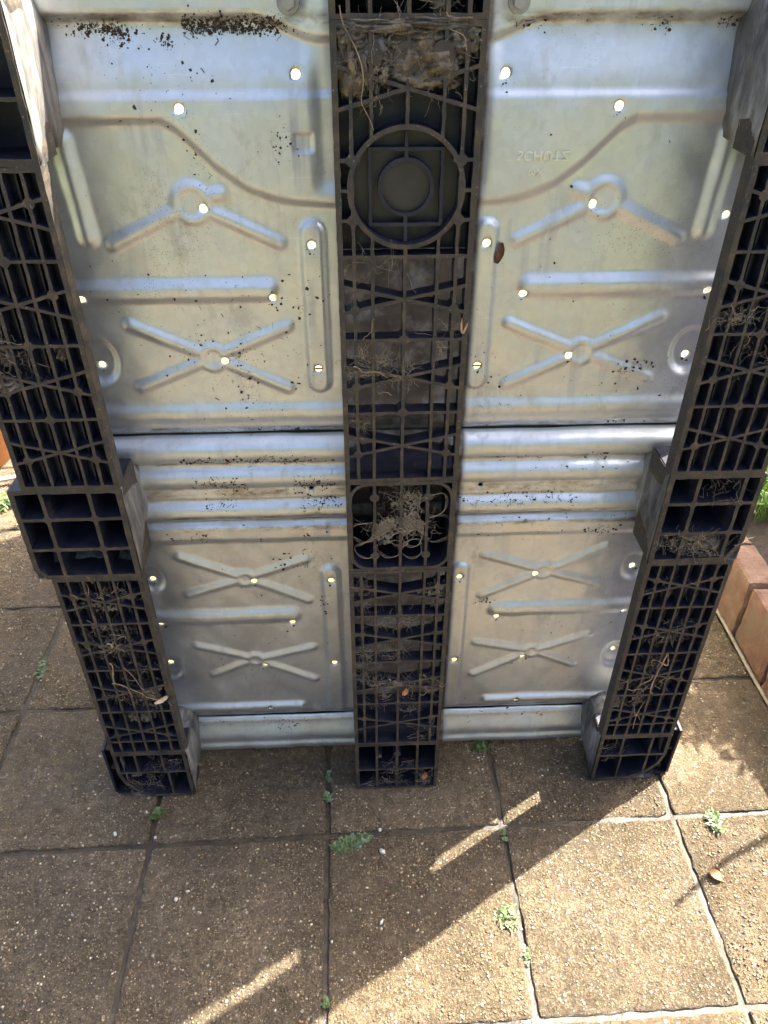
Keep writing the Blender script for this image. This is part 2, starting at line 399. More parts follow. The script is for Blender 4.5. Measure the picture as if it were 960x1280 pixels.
def H_beam(X, Z):
    U = np.abs(X - XS)
    H = np.zeros_like(U) + .004
    for zc, r in ((.6515, .0170), (.6095, .0155), (.5530, .0160)):
        H += .0100 * np.sqrt(np.clip(1 - ((Z - zc) / r) ** 2, 0, 1)) ** 1.35
    H += .0030 * sst(.570, .576, Z) * (1 - sst(.592, .598, Z))
    # rolled edges
    H -= .010 * sst(.668, .6755, Z) + .010 * (1 - sst(.5305, .5375, Z))
    H += .004 * (1 - sst(.075, .13, U)) * (np.abs(Z - .635) < .01) * 0
    return H
def H_flange(X, Z):
    H = .002 + .012 * (1 - sst(.042, .082, Z)) + .004 * (1 - sst(.026, .036, Z))
    H -= .017 * (1 - sst(.006, .020, Z))
    H -= .004 * sst(.078, .086, Z)
    return H
def sheet(name, z0, z1, Hf, holes, base_y=S, x0=-.446, x1=.438, st=.0025, mat=None, seed=0):
    nx = int(round((x1 - x0) / st)) + 1; nz = int(round((z1 - z0) / st)) + 1
    xs = np.linspace(x0, x1, nx); zs = np.linspace(z0, z1, nz); X, Z = np.meshgrid(xs, zs)
    hm = np.zeros((nz - 1, nx - 1), bool)
    for hx, hz, hr in holes:
        dd = np.hypot(X - hx, Z - hz); near = (dd < hr + st * .72) & (dd > 1e-6)
        s_ = np.where(near & (dd > hr * .45), hr / np.maximum(dd, 1e-6), 1)
        X = hx + (X - hx) * s_; Z = hz + (Z - hz) * s_
        dd = np.hypot(X - hx, Z - hz) <= hr + 1e-5
        hm |= dd[:-1, :-1] & dd[1:, :-1] & dd[:-1, 1:] & dd[1:, 1:]
    H = Hf(X, Z)
    # slight dents and oil-canning of thin sheet
    W = sum(a * np.sin(X * fx + p1 + seed) * np.sin(Z * fz + p2 + seed * 2) for a, fx, fz, p1, p2 in
            ((.0009, 23, 17, .3, 1.), (.0006, 41, 29, 2., .2), (.00035, 77, 61, 1., 3.), (.0002, 139, 113, 5., 1.3)))
    Y = base_y - H + W
    for hx, hz, hr in holes:
        dd = np.hypot(X - hx, Z - hz); Y += .0012 * np.exp(-(dd / (hr * 1.6)) ** 2)
    V = np.stack([X.ravel(), Y.ravel(), Z.ravel()], 1)
    ii, jj = np.nonzero(~hm); i = ii * nx + jj
    F = np.stack([i, i + 1, i + nx + 1, i + nx], 1)
    # thickness at the hole rims and outer edges
    bnd = {}
    E = np.concatenate([F[:, [0, 1]], F[:, [1, 2]], F[:, [2, 3]], F[:, [3, 0]]])
    key = np.sort(E, 1); kk = key[:, 0].astype(np.int64) * (nx * nz) + key[:, 1]
    u, idx, cnt = np.unique(kk, return_index=True, return_counts=True)
    be = E[idx[cnt == 1]]
    used = np.unique(be); mp = {int(a): len(V) + q for q, a in enumerate(used)}
    V2 = V[used].copy(); V2[:, 1] += .0025
    F2 = np.array([[b, a, mp[int(a)], mp[int(b)]] for a, b in be])
    me = mesh_np(name, np.concatenate([V, V2]), np.concatenate([F, F2]), True)
    return link(name, me, pal, (mat or GALV,))
def both(L, r=.0049, zlo=-9, zhi=9):
    out = []
    for u, z in L:
        if zlo < z < zhi:
            out += [(XS - u, z, r), (XS + u, z, r)]
    return out
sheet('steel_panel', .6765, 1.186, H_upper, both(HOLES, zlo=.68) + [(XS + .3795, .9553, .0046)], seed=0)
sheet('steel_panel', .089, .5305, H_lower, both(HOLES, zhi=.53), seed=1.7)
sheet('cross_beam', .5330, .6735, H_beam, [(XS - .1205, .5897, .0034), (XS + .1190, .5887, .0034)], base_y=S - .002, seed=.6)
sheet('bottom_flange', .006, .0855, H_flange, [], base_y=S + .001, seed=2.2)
# backing beam (closed steel section), painted dark for the shade in the seams
bm = bmesh.new(); bx(bm, -.44, .436, S + .0075, S + .030, .515, .695); bx(bm, .4305, .4375, S - .004, S + .0070, .668, .684); bm_obj('beam_back', bm, pal, (BACKD,))  # small end cap added to stop sun leaking through the seam
bm = bmesh.new(); bx(bm, -.44, .432, S + .012, S + .030, .02, .108); bm_obj('beam_back', bm, pal, (BACKD,))

# ---- lattice (plastic skids) : union of rib outlines, extruded back
def rect(p, q, wd):
    p, q = Vector(p), Vector(q); d = (q - p).normalized(); n_ = Vector((-d.y, d.x)) * wd / 2
    L = (q - p).length; m = max(1, int(L / .007)); A, B = [], []
    for i in range(m + 1):
        c_ = p + d * L * i / m
        j = noise.noise(Vector((c_.x * 170, c_.y * 170, 1))) * .00085 if 0 < i < m else 0
        j2 = noise.noise(Vector((c_.x * 170, c_.y * 170, 7))) * .00085 if 0 < i < m else 0
        A.append(c_ + n_ * (1 + j / wd * 2)); B.append(c_ - n_ * (1 + j2 / wd * 2))
    return B + A[::-1]
def disc(c_, r, n=8):
    return [Vector((c_[0] + r * math.cos(2 * math.pi * (i + .5) / n), c_[1] + r * math.sin(2 * math.pi * (i + .5) / n))) for i in range(n)]
def ring(c_, r, wd, n=40):
    out = []
    for i in range(n):
        a, b = 2 * math.pi * i / n, 2 * math.pi * (i + 1.02) / n
        out.append([Vector((c_[0] + rr * math.cos(t), c_[1] + rr * math.sin(t))) for rr, t in ((r - wd / 2, a), (r + wd / 2, a), (r + wd / 2, b), (r - wd / 2, b))])
    return out
def poly_bars(P, wd, closed=True):
    out = []
    n = len(P)
    for i in range(n if closed else n - 1):
        a, b = Vector(P[i]), Vector(P[(i + 1) % n]); d = (b - a).normalized() * wd * .3
        out.append(rect(a - d, b + d, wd))
    return out
def lattice(name, polys, y0, depth, parent, side=None, mats=None, sc=1000.):
    vs, fs = [], []
    for P in polys:
        b = len(vs); vs += [Vector((p.x * sc, p.y * sc)) for p in P]; fs.append(list(range(b, b + len(P))))
    ov, oe, of, _, _, orf = delaunay_2d_cdt(vs, [], fs, 0, .02)
    bm = bmesh.new()
    bv = [bm.verts.new((v.x / sc, y0 + noise.noise(Vector((v.x * .03, v.y * .03, 0))) * .0007, v.y / sc)) for v in ov]
    cen = np.array([[sum(ov[i].x for i in f) / len(f), sum(ov[i].y for i in f) / len(f)] for f in of]); ins = np.zeros(len(of), bool)
    for P in polys:                                   # a triangle stays when its centre lies inside any rib outline
        A = np.array([(p.x * sc, p.y * sc) for p in P]); c_ = np.zeros(len(of), bool)
        for a, b in zip(A, np.roll(A, -1, 0)):
            m = ((a[1] > cen[:, 1]) != (b[1] > cen[:, 1])); dy = b[1] - a[1]
            if abs(dy) > 1e-12: c_ ^= m & (cen[:, 0] < (b[0] - a[0]) * (cen[:, 1] - a[1]) / dy + a[0])
        ins |= c_
    for f, o_ in zip(of, ins):
        if o_:
            try: bm.faces.new([bv[i] for i in f])
            except ValueError: pass
    bmesh.ops.delete(bm, geom=[v for v in bm.verts if not v.link_faces], context='VERTS')
    front = bm.faces[:]
    be = [e for e in bm.edges if len(e.link_faces) == 1]
    back = {}
    def B(v):
        if v not in back: back[v] = bm.verts.new((v.co.x, y0 + depth, v.co.z))
        return back[v]
    for e in be:
        a, b = e.verts; f = bm.faces.new((a, b, B(b), B(a))); f.material_index = 1
        if side is not None:
            mx = (a.co.x + b.co.x) / 2
            if any(abs(mx - s_) < .0016 for s_ in side): f.material_index = 0
    return bm_obj(name, bm, parent, mats or (DUST, PLA, SCUFF))

ZH = [.9435, .8500, .7570]            # straight rows of the upper rail
ZX = [.8970, .8038, .7115]            # crossing rows
LH = [.4230, .3262, .2300]
LX = [.4660, .3745, .2755, .1815]
def xrow(P, xl, xr, z, hh, wd):
    xm = (xl + xr) / 2
    P.append(rect((xl, z + hh), (xr, z - hh), wd)); P.append(rect((xl, z - hh), (xr, z + hh), wd))
def boxed(P, x0, x1, z0, z1, wx, wz):
    P += [rect((x0 + wx / 2, z0), (x0 + wx / 2, z1), wx), rect((x1 - wx / 2, z0), (x1 - wx / 2, z1), wx),
          rect((x0, z0 + wz / 2), (x1, z0 + wz / 2), wz), rect((x0, z1 - wz / 2), (x1, z1 - wz / 2), wz)]
RD = .020       # rail thickness
MZ0, MZ1 = .5105, .6580          # middle block, front
BZ = .1245                       # top of the foot blocks, front
TZ = 1.0350                      # underside of the top blocks, front

def wall(bm, pts, thick, dirx, mi=2):
    """side wall: polygon in the y-z plane at x, extruded by thick"""
    pass
def slab_box(bm, F, B, mi=2, segs=5):
    """frustum shell between front rectangle F and back rectangle B: (x0,x1,z0,z1,y)"""
    rings = []
    for k_ in range(segs + 1):
        t = k_ / segs; r_ = [F[i] + (B[i] - F[i]) * (t if i == 4 else sst(0, 1, np.float64(t)) * .6 + t * .4) for i in range(5)]
        x0, x1, z0, z1, y = r_; n = 7
        P = [(x0 + (x1 - x0) * i / n, z0) for i in range(n)] + [(x1, z0 + (z1 - z0) * i / n) for i in range(n)] + \
            [(x1 + (x0 - x1) * i / n, z1) for i in range(n)] + [(x0, z1 + (z0 - z1) * i / n) for i in range(n)]
        cx_, cz_ = (x0 + x1) / 2, (z0 + z1) / 2
        for c_i in (0, n, 2 * n, 3 * n):
            for dj, am in ((0, .008), (1, .0030), (-1, .0030)):
                j_ = (c_i + dj) % (4 * n); px, pz = P[j_]; q_ = am * t ** .6 if k_ else 0
                P[j_] = (px - math.copysign(q_, px - cx_), pz - math.copysign(q_, pz - cz_))
        rings.append([bm.verts.new((px + noise.noise(Vector((px * 30, y * 30, pz * 30))) * .0012, y, pz)) for px, pz in P])
    N = len(rings[0])
    for a, b in zip(rings, rings[1:]):
        for i in range(N):
            f = bm.faces.new((a[i], a[(i + 1) % N], b[(i + 1) % N], b[i])); f.material_index = mi; f.smooth = True
    f = bm.faces.new(rings[-1][::-1]); f.material_index = 1

def outer_skid(side):
    if side < 0: xi, xo, fl = -.3565, -.4785, -.4975
    else: xi, xo, fl = .3440, .4670, .4880
    x0, x1 = min(xi, xo), max(xi, xo); wd = x1 - x0; xm = (x0 + x1) / 2
    cols = [x0 + wd * i / 6 for i in range(1, 6)]
    RW, BW = .0037, .0064
    # rails -------------------------------------------------
    def rail(zlo, zhi, hs, xs_, bosses, extra=()):
        P = []; boxed(P, x0, x1, zlo, zhi, BW, .0055)
        for c_ in cols: P.append(rect((c_, zlo), (c_, zhi), RW))
        for z in hs: P.append(rect((x0, z), (x1, z), RW))
        for z in xs_: xrow(P, x0 + .002, x1 - .002, z, .0160, RW)
        for b in bosses: P.append(disc(b, .0060))
        return P
    up_b = []
    for i, z in enumerate([.9905] + ZX):
        s = .0105 if i < 2 else -.0105
        up_b += [(cols[0], z + s), (cols[4], z + s)]
    up_b += [(cols[2], ZH[1]), (cols[2], ZH[0]), (cols[2], ZH[2])]
    P = rail(MZ1, TZ, ZH, [.9905] + ZX, up_b)
    run = lattice('runner', P, 0, RD, pal, side=(xi,))
    lo_b = [(cols[0], z + (.0105 if i < 2 else -.0105)) for i, z in enumerate(LX)] + [(cols[4], z + (.0105 if i < 2 else -.0105)) for i, z in enumerate(LX)]
    P = rail(BZ, MZ0, LH + [.1560 - .0], LX, lo_b)
    lattice('rail', P, 0, RD, run, side=(xi,))
    # back plates and inner vertical webs of the rails
    for (za, zb) in ((MZ1, TZ), (BZ, MZ0)):
        bm = bmesh.new(); bx(bm, x0 + .0006, x1 - .0006, RD - .0006 + .001, RD + .0026, za + .0006, zb - .0006)
        for i in range(6):
            c_ = x0 + wd * (i + .5) / 6
            bx(bm, c_ - .0009, c_ + .0009, .0110, RD + .001, za + .003, zb - .003)
        z = za + .018
        bm_obj('rail_floor', bm, run, (PLA,))
    # foot blocks -------------------------------------------
    Dp = .070
    # middle
    P = []; fl_foot = fl
    if side > 0: fl = .4712
    cs = [(x0 + wd * .335), (x0 + wd * .80)] if side < 0 else [(x0 + wd * .20), (x0 + wd * .665)]
    cs = [x0 + wd * .17, x0 + wd * .665] if side < 0 else [x0 + wd * .335, x0 + wd * .83]
    q = .012
    if side < 0: O = [(x1 - .0037, MZ0 + .0032), (x1 - .0037, MZ1 - .003), (x0 + .004, MZ1 - .003), (fl + .004, MZ1 - .004), (fl + .004, MZ0 + .016), (x0 - .004, MZ0 + .0035)]
    else: O = [(x0 + .0037, MZ0 + .0032), (x0 + .0037, MZ1 - .003), (fl - .004, MZ1 - .003), (fl - .004, MZ0 + .030), (x1 - .014, MZ0 + .0035)]
    P += poly_bars(O, .0070)
    xe0, xe1 = min(x0, fl) + .003, max(x1, fl) - .003
    for c_ in cs: P.append(rect((c_, MZ0 + .002), (c_, MZ1 - .002), .0048))
    for z in (.6110, .5615): P.append(rect((xe0, z), (xe1, z), .0048))
    for c_ in cs:
        for z in (.6110, .5615): P.append(disc((c_, z), .0060))
    rr = .010                      # fillets in the big cells
    for c_ in [O[0][0], O[1][0]]:
        pass
    fb = lattice('foot_block', P, 0, Dp, run, side=(xi,))
    bm = bmesh.new(); s_ = .0012
    slab_box(bm, ((min(x0, fl) + s_ if side < 0 else x0 - .0009), (x1 + .0009 if side < 0 else max(x1, fl) - s_), MZ0 + s_, MZ1 - s_, .0015),
             ((min(x0, fl) + .004) if side < 0 else x0 - .001, x1 + .001 if side < 0 else max(x1, fl) - .004, .5300, .6500, S + .004))
    bx(bm, min(x0, fl) + .006, max(x1, fl) - .006, .0710, .0740, MZ0 + .012, MZ1 - .004, 1)
    shell = bm_obj('block_shell', bm, run, (DUST, PLA, SCUFF), False)
    # bottom foot
    fl = fl_foot
    P = []; zb = .0015
    if side < 0: O = [(x1 - .0037, zb + .003), (x1 - .0037, BZ - .003), (x0 + .003, BZ - .003), (x0 + .003, .066), (x0 + .010, .040), (x0 + .030, .016), (x0 + .052, zb + .005)]
    else: O = [(x0 + .0037, zb + .003), (x0 + .0037, BZ - .003), (x1 - .003, BZ - .003), (x1 - .003, .070), (x1 - .010, .045), (x1 - .028, .022), (x1 - .056, zb + .006)]
    P += poly_bars(O, .0058)
    P.append(rect((x0 + .003, .0720), (x1 - .003, .0720), .0045))
    if side < 0: P += [rect((x0 + wd * .30, .0720), (x0 + wd * .30, BZ), .004), rect((x0 + wd * .66, .0720), (x0 + wd * .66, BZ), .004), rect((x0 + wd * .70, .003), (x0 + wd * .70, .0720), .004)]
    else: P += [rect((x0 + wd * .33, .0720), (x0 + wd * .33, BZ), .004), rect((x0 + wd * .74, .020), (x0 + wd * .74, BZ), .004), rect((x0 + wd * .36, .003), (x0 + wd * .36, .0720), .0032)]
    lattice('foot_block', P, 0, .05, run, side=(xi,))
    bm = bmesh.new()
    s_ = .0012
    fx = (x0 + .012, x1 + .0009) if side < 0 else (x0 - .0009, x1 - .012)
    slab_box(bm, (*fx, .003, BZ - s_, .0015), (min(x0, fl) + .006 if side < 0 else x0 - .002, x1 + .002 if side < 0 else max(x1, fl) - .006, .001, .1290, S + .003))
    # inner side wall right up to the front edge
    xa, xb = (x1 - .0046, x1 - .0006) if side < 0 else (x0 + .0006, x0 + .0046)
    bx(bm, x0 + .010, x1 - .010, .0510, .0530, .004, BZ - .003, 1)
    # broken outer corner pocket, open to the front
    a, b = (fl, x0 + .030) if side < 0 else (x1 - .030, fl)
    oa, ob = (a, b) if side < 0 else (b - .004, a + .004)
    bx(bm, oa, oa + .004, .010, .085, .004, .122, 1); bx(bm, ob - .004, ob, .034, .075, .004, .060, 1)
    bx(bm, a + .004, b - .004, .010, .075, .0008, .0045, 1); bx(bm, a + .004, b - .004, .014, .075, .0660, .0695, 0)
    bx(bm, a + .004, b - .004, .016, .075, .1140, .1175, 0)
    bx(bm, a + .004, b - .004, .070, .074, .0050, .1130, 1)
    bm_obj('block_shell', bm, run, (DUST, PLA, SCUFF))
    # crumpled plastic flap hanging at the broken corner
    n_ = 12; V = []; F = []
    for i in range(n_):
        for j in range(8):
            u_, v_ = i / (n_ - 1), j / 7
            x = (a + (b - a) * u_); y = .012 + .030 * v_ + .008 * noise.noise(Vector((u_ * 3, v_ * 3, side)))
            z = .004 + .020 * (1 - v_) * abs(noise.noise(Vector((u_ * 2.5, v_ * 2.5, side * 4)))) * 2 + .004 * noise.noise(Vector((u_ * 9, v_ * 9, 2)))
            V.append((x, y, max(.0012, z)))
    for i in range(n_ - 1):
        for j in range(7):
            q0 = i * 8 + j; F.append((q0, q0 + 8, q0 + 9, q0 + 1))
    link('broken_flap', mesh_np('broken_flap', V, F, True), run, (PLA,))
    # top block
    P = []; zt = 1.186
    boxed(P, x0, x1, TZ, zt, BW, .0070)
    P += [rect((x0, 1.0930), (x1, 1.0930), .004), rect((x0 + wd * .45, TZ), (x0 + wd * .45, zt), .0048)]
    lattice('foot_block', P, 0, .055, run, side=(xi,))
    bm = bmesh.new()
    slab_box(bm, (x0 + s_ if side < 0 else x0 - .0009, x1 + .0009 if side < 0 else x1 - s_, TZ + s_, zt - s_, .0015),
             ((min(x0, fl) + .004) if side < 0 else x0 - .002, x1 + .002 if side < 0 else max(x1, fl) - .004, 1.030, 1.184, S + .006))
    bx(bm, x0 + .004, x1 - .004, .0560, .0590, TZ + .004, zt - .003, 1)
    bm_obj('block_shell', bm, run, (DUST, PLA, SCUFF))
    return run
outer_skid(-1)

outer_skid(1)

def centre_skid():
    xc = -.0025; hw = .0712; x0, x1 = xc - hw, xc + hw
    cols = [xc + d for d in (-.0540, -.0345, 0, .0345, .0540)]
    RW, BW = .0037, .0060
    def rail(zlo, zhi):
        P = []; boxed(P, x0, x1, zlo, zhi, BW, .0050)
        for c_ in cols: P.append(rect((c_, zlo), (c_, zhi), RW))
        return P
    # upper rail with the big disc
    P = []; boxed(P, x0, x1, MZ1 + .0005, 1.1540, BW, .0052)
    CZ, CR = 1.0105, .0570
    C0 = (xc, CZ)
    for c_ in cols:
        dx = abs(c_ - xc)
        if dx < CR - .004:
            h = math.sqrt(CR ** 2 - dx ** 2)
            P.append(rect((c_, MZ1), (c_, CZ - h), RW)); P.append(rect((c_, CZ + h), (c_, 1.1540), RW))
        else: P.append(rect((c_, MZ1), (c_, 1.154), RW))
    P += ring(C0, CR, .0048, 48)
    for z in ZH[0:]: P.append(rect((x0, z), (x1, z), RW))
    for z in ZX: xrow(P, x0 + .002, x1 - .002, z, .0155, RW)
    xrow(P, x0 + .002, x1 - .002, 1.1000, .0190, RW)
    for z in (CZ + .027, CZ - .030):
        for s in (-1, 1): P.append(rect((xc + s * .0705, z), (xc + s * .046, z), RW)); P.append(disc((xc + s * .0540, z), .0060))
    for s in (-1, 1): P.append(rect((xc + s * .0705, CZ - .001), (xc + s * .056, CZ - .001), RW))
    for i, z in enumerate(ZX):
        for s in (-1, 1): P.append(disc((xc + s * .0540, z - .0118), .0058))
    for z in ZH[1:]: P.append(disc((xc, z), .0062))
    P.append(disc((xc, 1.125), .0135, 14)); P.append(disc((xc - .032, 1.128), .0095, 12)); P.append(disc((xc + .032, 1.128), .0110, 12)); P.append(disc((xc + .049, 1.143), .0065, 12))
    run = lattice('runner', P, 0, RD, pal, side=(x0, x1))
    # recessed square, cross and inner cup inside the disc
    P = ring(C0, .0265, .0040, 32); q = .0360
    P += poly_bars([(xc - q, CZ - q), (xc + q, CZ - q), (xc + q, CZ + q), (xc - q, CZ + q)], .0034)
    P += [rect((xc, CZ + .0265), (xc, CZ + .0540), .0038), rect((xc, CZ - .0265), (xc, CZ - .0540), .0038)]
    lattice('disc_ribs', P, .0075, RD - .0075, run, side=(), mats=(PLA, PLA, PLA))
    bm = bmesh.new(); n_ = 40
    V = [bm.verts.new((xc + .0560 * math.cos(6.28318 * i / n_), RD - .002, CZ + .0560 * math.sin(6.28318 * i / n_))) for i in range(n_)]; bm.faces.new(V)
    V = [bm.verts.new((xc + .0250 * math.cos(6.28318 * i / n_), .0130, CZ + .0250 * math.sin(6.28318 * i / n_))) for i in range(n_)]; f = bm.faces.new(V)
    bm_obj('disc_floor', bm, run, (simple('worn black plastic disc', (.020, .018, .016), .5, 0, .5, 35),))
    # lower rail
    P = rail(BZ + .0015, MZ0 - .0005)
    for z in LH: P.append(rect((x0, z), (x1, z), RW))
    for i, z in enumerate(LX):
        xrow(P, x0 + .002, x1 - .002, z, .0150, RW)
        for s in (-1, 1): P.append(disc((xc + s * .0540, z + .0118), .0055))
    for z in LH: P.append(disc((xc, z), .0055))
    lattice('rail', P, 0, RD, run, side=(x0, x1))
    # middle block: rounded pocket
    P = []
    boxed(P, x0, x1, MZ0, MZ1, .0060, .0036); z0, z1 = MZ0 + .0035, MZ1 - .0035; rr = .024
    xa, xb = x0 + .0052, x1 - .0052; pts = []
    for cx_, cz_, a0 in ((xb - rr, z0 + rr, -90), (xb - rr, z1 - rr, 0), (xa + rr, z1 - rr, 90), (xa + rr, z0 + rr, 180)):
        for j in range(7): pts.append((cx_ + rr * math.cos(R(a0 + j * 15)), cz_ + rr * math.sin(R(a0 + j * 15))))
    P += poly_bars(pts, .0042)
    lattice('foot_block', P, 0, .085, run, side=(x0, x1))
    P = []
    for c_ in (cols[1], xc, cols[3]): P.append(rect((c_, z0), (c_, z1), .0040))
    for c_ in (cols[1], cols[3]):
        for z in (z0 + .022, z1 - .022): P.append(disc((c_, z), .0062, 12))
    lattice('pocket_ribs', P, .0012, .070, run, side=())
    bm = bmesh.new(); bx(bm, x0 + .0008, x1 - .0008, .0855, .0890, MZ0 + .001, MZ1 - .001, 1)
    bm_obj('block_shell', bm, run, (DUST, PLA, SCUFF))
    # foot block
    P = []; boxed(P, x0, x1, .0012, BZ + .0010, .0060, .0045)
    for c_ in (cols[1], xc, cols[3]): P.append(rect((c_, .002), (c_, BZ), .0042))
    P.append(rect((x0, .0560), (x1, .0560), .0042)); P.append(disc((xc, .098), .0062, 10)); P.append(disc((cols[1] + .004, .094), .0048, 10))
    lattice('foot_block', P, 0, .085, run, side=(x0, x1))
    bm = bmesh.new(); bx(bm, x0 + .0008, x1 - .0008, .0855, .0890, .002, BZ, 1); bm_obj('block_shell', bm, run, (DUST, PLA, SCUFF))
    # top block
    P = []; boxed(P, x0, x1, 1.1545, 1.1870, .0060, .0045)
    for c_ in cols: P.append(rect((c_, 1.156), (c_, 1.186), .0040))
    lattice('foot_block', P, 0, .085, run, side=(x0, x1))
    bm = bmesh.new(); bx(bm, x0 + .0008, x1 - .0008, .0855, .0890, 1.156, 1.186, 1); bx(bm, x0 + .0010, x1 - .0010, RD + .0008, RD + .003, .9460, 1.1535, 1)
    bm_obj('block_shell', bm, run, (DUST, PLA, SCUFF))
    return run
crun = centre_skid()

# bolts at the top edge, slotted plugs, dark screws of the beam
def bolt(x, z, r=.0075, y=S - .012):
    bm = bmesh.new()
    for rr, d, n_ in ((r * 1.5, .0015, 20), (r * .95, .006, 6)):
        res = bmesh.ops.create_cone(bm, cap_ends=True, segments=n_, radius1=rr, radius2=rr * .94, depth=d)
        bmesh.ops.translate(bm, verts=res['verts'], vec=(0, 0, d / 2))
    bmesh.ops.rotate(bm, verts=bm.verts, cent=(0, 0, 0), matrix=Matrix.Rotation(R(90), 3, 'X'))
    return bm_obj('bolt', bm, pal, (STEELD,), loc=(x, y, z))
bolt(XS - .111, 1.1630); bolt(XS + .114, 1.1630)
for sx in (-1, 1):
    bm = bmesh.new(); bx(bm, -.0048, .0048, -.0010, .0004, -.0009, .0009)
    bm_obj('slot_bar', bm, pal, (RUST,), loc=(XS + sx * .1015, S - .0040, .7718))

# pressed lettering, seen from the back of the pressing so it stands upside down and mirrored
def letters(body, size, x, z, y):
    cu = bpy.data.curves.new('pressed_letters', 'FONT'); cu.body = body; cu.size = size; cu.extrude = .00035; cu.bevel_depth = .00025
    o = bpy.data.objects.new('tmp', cu); COL.objects.link(o)
    bpy.context.view_layer.update(); me = bpy.data.meshes.new_from_object(o.evaluated_get(bpy.context.evaluated_depsgraph_get()))
    COL.objects.unlink(o); bpy.data.objects.remove(o)
    co = np.zeros(len(me.vertices) * 3, np.float32); me.vertices.foreach_get('co', co); co = co.reshape(-1, 3)
    co = np.stack([co[:, 0] * 1.12, -co[:, 2], -co[:, 1]], 1); me.vertices.foreach_set('co', co.ravel()); me.update(); me.flip_normals()
    return link('pressed_letters', me, pal, (LET,), loc=(x, y, z))
LET = simple('pressed letter steel', (.70, .70, .68), .36, .88, .04, 60, 0)
letters('SCH\u00dcTZ', .0135, .1235, 1.0262, S - .0085)
letters('MX', .0100, .1375, 1.0085, S - .0085)

# tank and cage behind the pallet (seen only through the holes)
def cage():
    k = NT('cream polyethylene'); 
    tr = k.n('BsdfTranslucent'); di = k.n('BsdfDiffuse'); mx = k.n('MixShader')
    tr.inputs[0].default_value = (.93, .86, .62, 1); di.inputs[0].default_value = (.85, .80, .62, 1); mx.inputs[0].default_value = .62
    k.t.links.new(di.outputs[0], mx.inputs[1]); k.t.links.new(tr.outputs[0], mx.inputs[2]); k.t.links.new(mx.outputs[0], k.out.inputs[0])
    bm = bmesh.new(); bx(bm, -.425, .415, .150, 1.08, .040, 1.130, 0, .05)
    bm_obj('tank', bm, pal, (k.m,), True)
    T = []
    for x in np.linspace(-.440, .430, 7):
        T.append([(x, .135, .02), (x, .135, 1.15), (x, 1.10, 1.15), (x, 1.10, .02), (x, .135, .02)])
    for y in np.linspace(.26, .98, 6):
        T.append([(-.447, y, .02), (-.447, y, 1.157), (.437, y, 1.157), (.437, y, .02), (-.447, y, .02)])
    for pts in T:
        P = []
        for a, b in zip(pts, pts[1:]):
            a, b = np.array(a), np.array(b); d = (b - a) / np.linalg.norm(b - a)
            V, F = tubes_mesh([(np.array([a, b]), .007)], 8); P.append((V, F))
        V = np.concatenate([p[0] for p in P]); off = np.cumsum([0] + [len(p[0]) for p in P]); F = np.concatenate([p[1] + off[i] for i, p in enumerate(P)])
        link('cage_tube', mesh_np('cage_tube', V, F, True), pal, (GALV,))
cage()

# ================================================================== DIRT, WEBS, DEBRIS on the pallet
def flakes(pts, s, name, mat, flat=.45):
    n = len(pts); base = np.array([(1, 0, 0), (.2, 0, .9), (-.9, 0, .3), (-.5, 0, -.8), (.5, 0, -.7), (0, -1, 0)], float)
    tri = np.array([(0, 1, 5), (1, 2, 5), (2, 3, 5), (3, 4, 5), (4, 0, 5)])
    V = np.repeat(base[None], n, 0) * (1 + rng.uniform(-.45, .45, (n, 6, 3))); V[:, :, 1] *= flat
    V[:, :, 0] *= rng.uniform(.4, 1.3, n)[:, None]
    a = rng.uniform(0, 6.28, n); ca, sa = np.cos(a)[:, None], np.sin(a)[:, None]
    X = V[:, :, 0] * ca - V[:, :, 2] * sa; Z = V[:, :, 0] * sa + V[:, :, 2] * ca
    V = np.stack([X, V[:, :, 1], Z], 2) * np.asarray(s)[:, None, None] + np.asarray(pts)[:, None, :]
    F = (tri[None] + (np.arange(n) * 6)[:, None, None]).reshape(-1, 3)
    return link(name, mesh_np(name, V.reshape(-1, 3), F), None, (mat,))
def surf_y(x, z):
    x = np.asarray(x, float); z = np.asarray(z, float); y = np.full_like(x, S)
    for lo, hi, f, b in ((.676, 1.3, H_upper, S), (.5305, .676, H_beam, S - .002), (.087, .5305, H_lower, S), (-1, .087, H_flange, S + .001)):
        m = (z >= lo) & (z < hi); y[m] = b - f(x[m], z[m])
    return y
P = []
def cl(n, cx, cz, sx, sz):
    P.append(np.stack([rng.normal(cx, sx, n), rng.normal(cz, sz, n)], 1))
def band(n, x0, x1, z, sz):
    xs = rng.uniform(x0, x1, n); nz = np.array([noise.noise(Vector((x * 14, z * 10, 0))) for x in xs]); xs = xs[nz > -.12]
    P.append(np.stack([xs, rng.normal(z, sz, len(xs))], 1))
band(900, -.35, -.10, 1.1400, .0030); band(650, -.26, -.12, 1.1440, .0045); band(260, .12, .34, 1.1430, .004)
cl(120, -.285, 1.132, .010, .004); cl(60, -.24, 1.128, .004, .004)
band(200, -.36, .34, .6800, .0020); band(420, -.34, -.08, .6400, .0040); band(560, -.345, -.09, .600, .0085); band(420, -.345, -.08, .566, .0050)
band(160, .08, .33, .6330, .004); band(260, .08, .33, .567, .0060); band(180, -.34, .34, .525, .005); band(160, -.34, -.1, .505, .006); band(200, .1, .34, .500, .008)
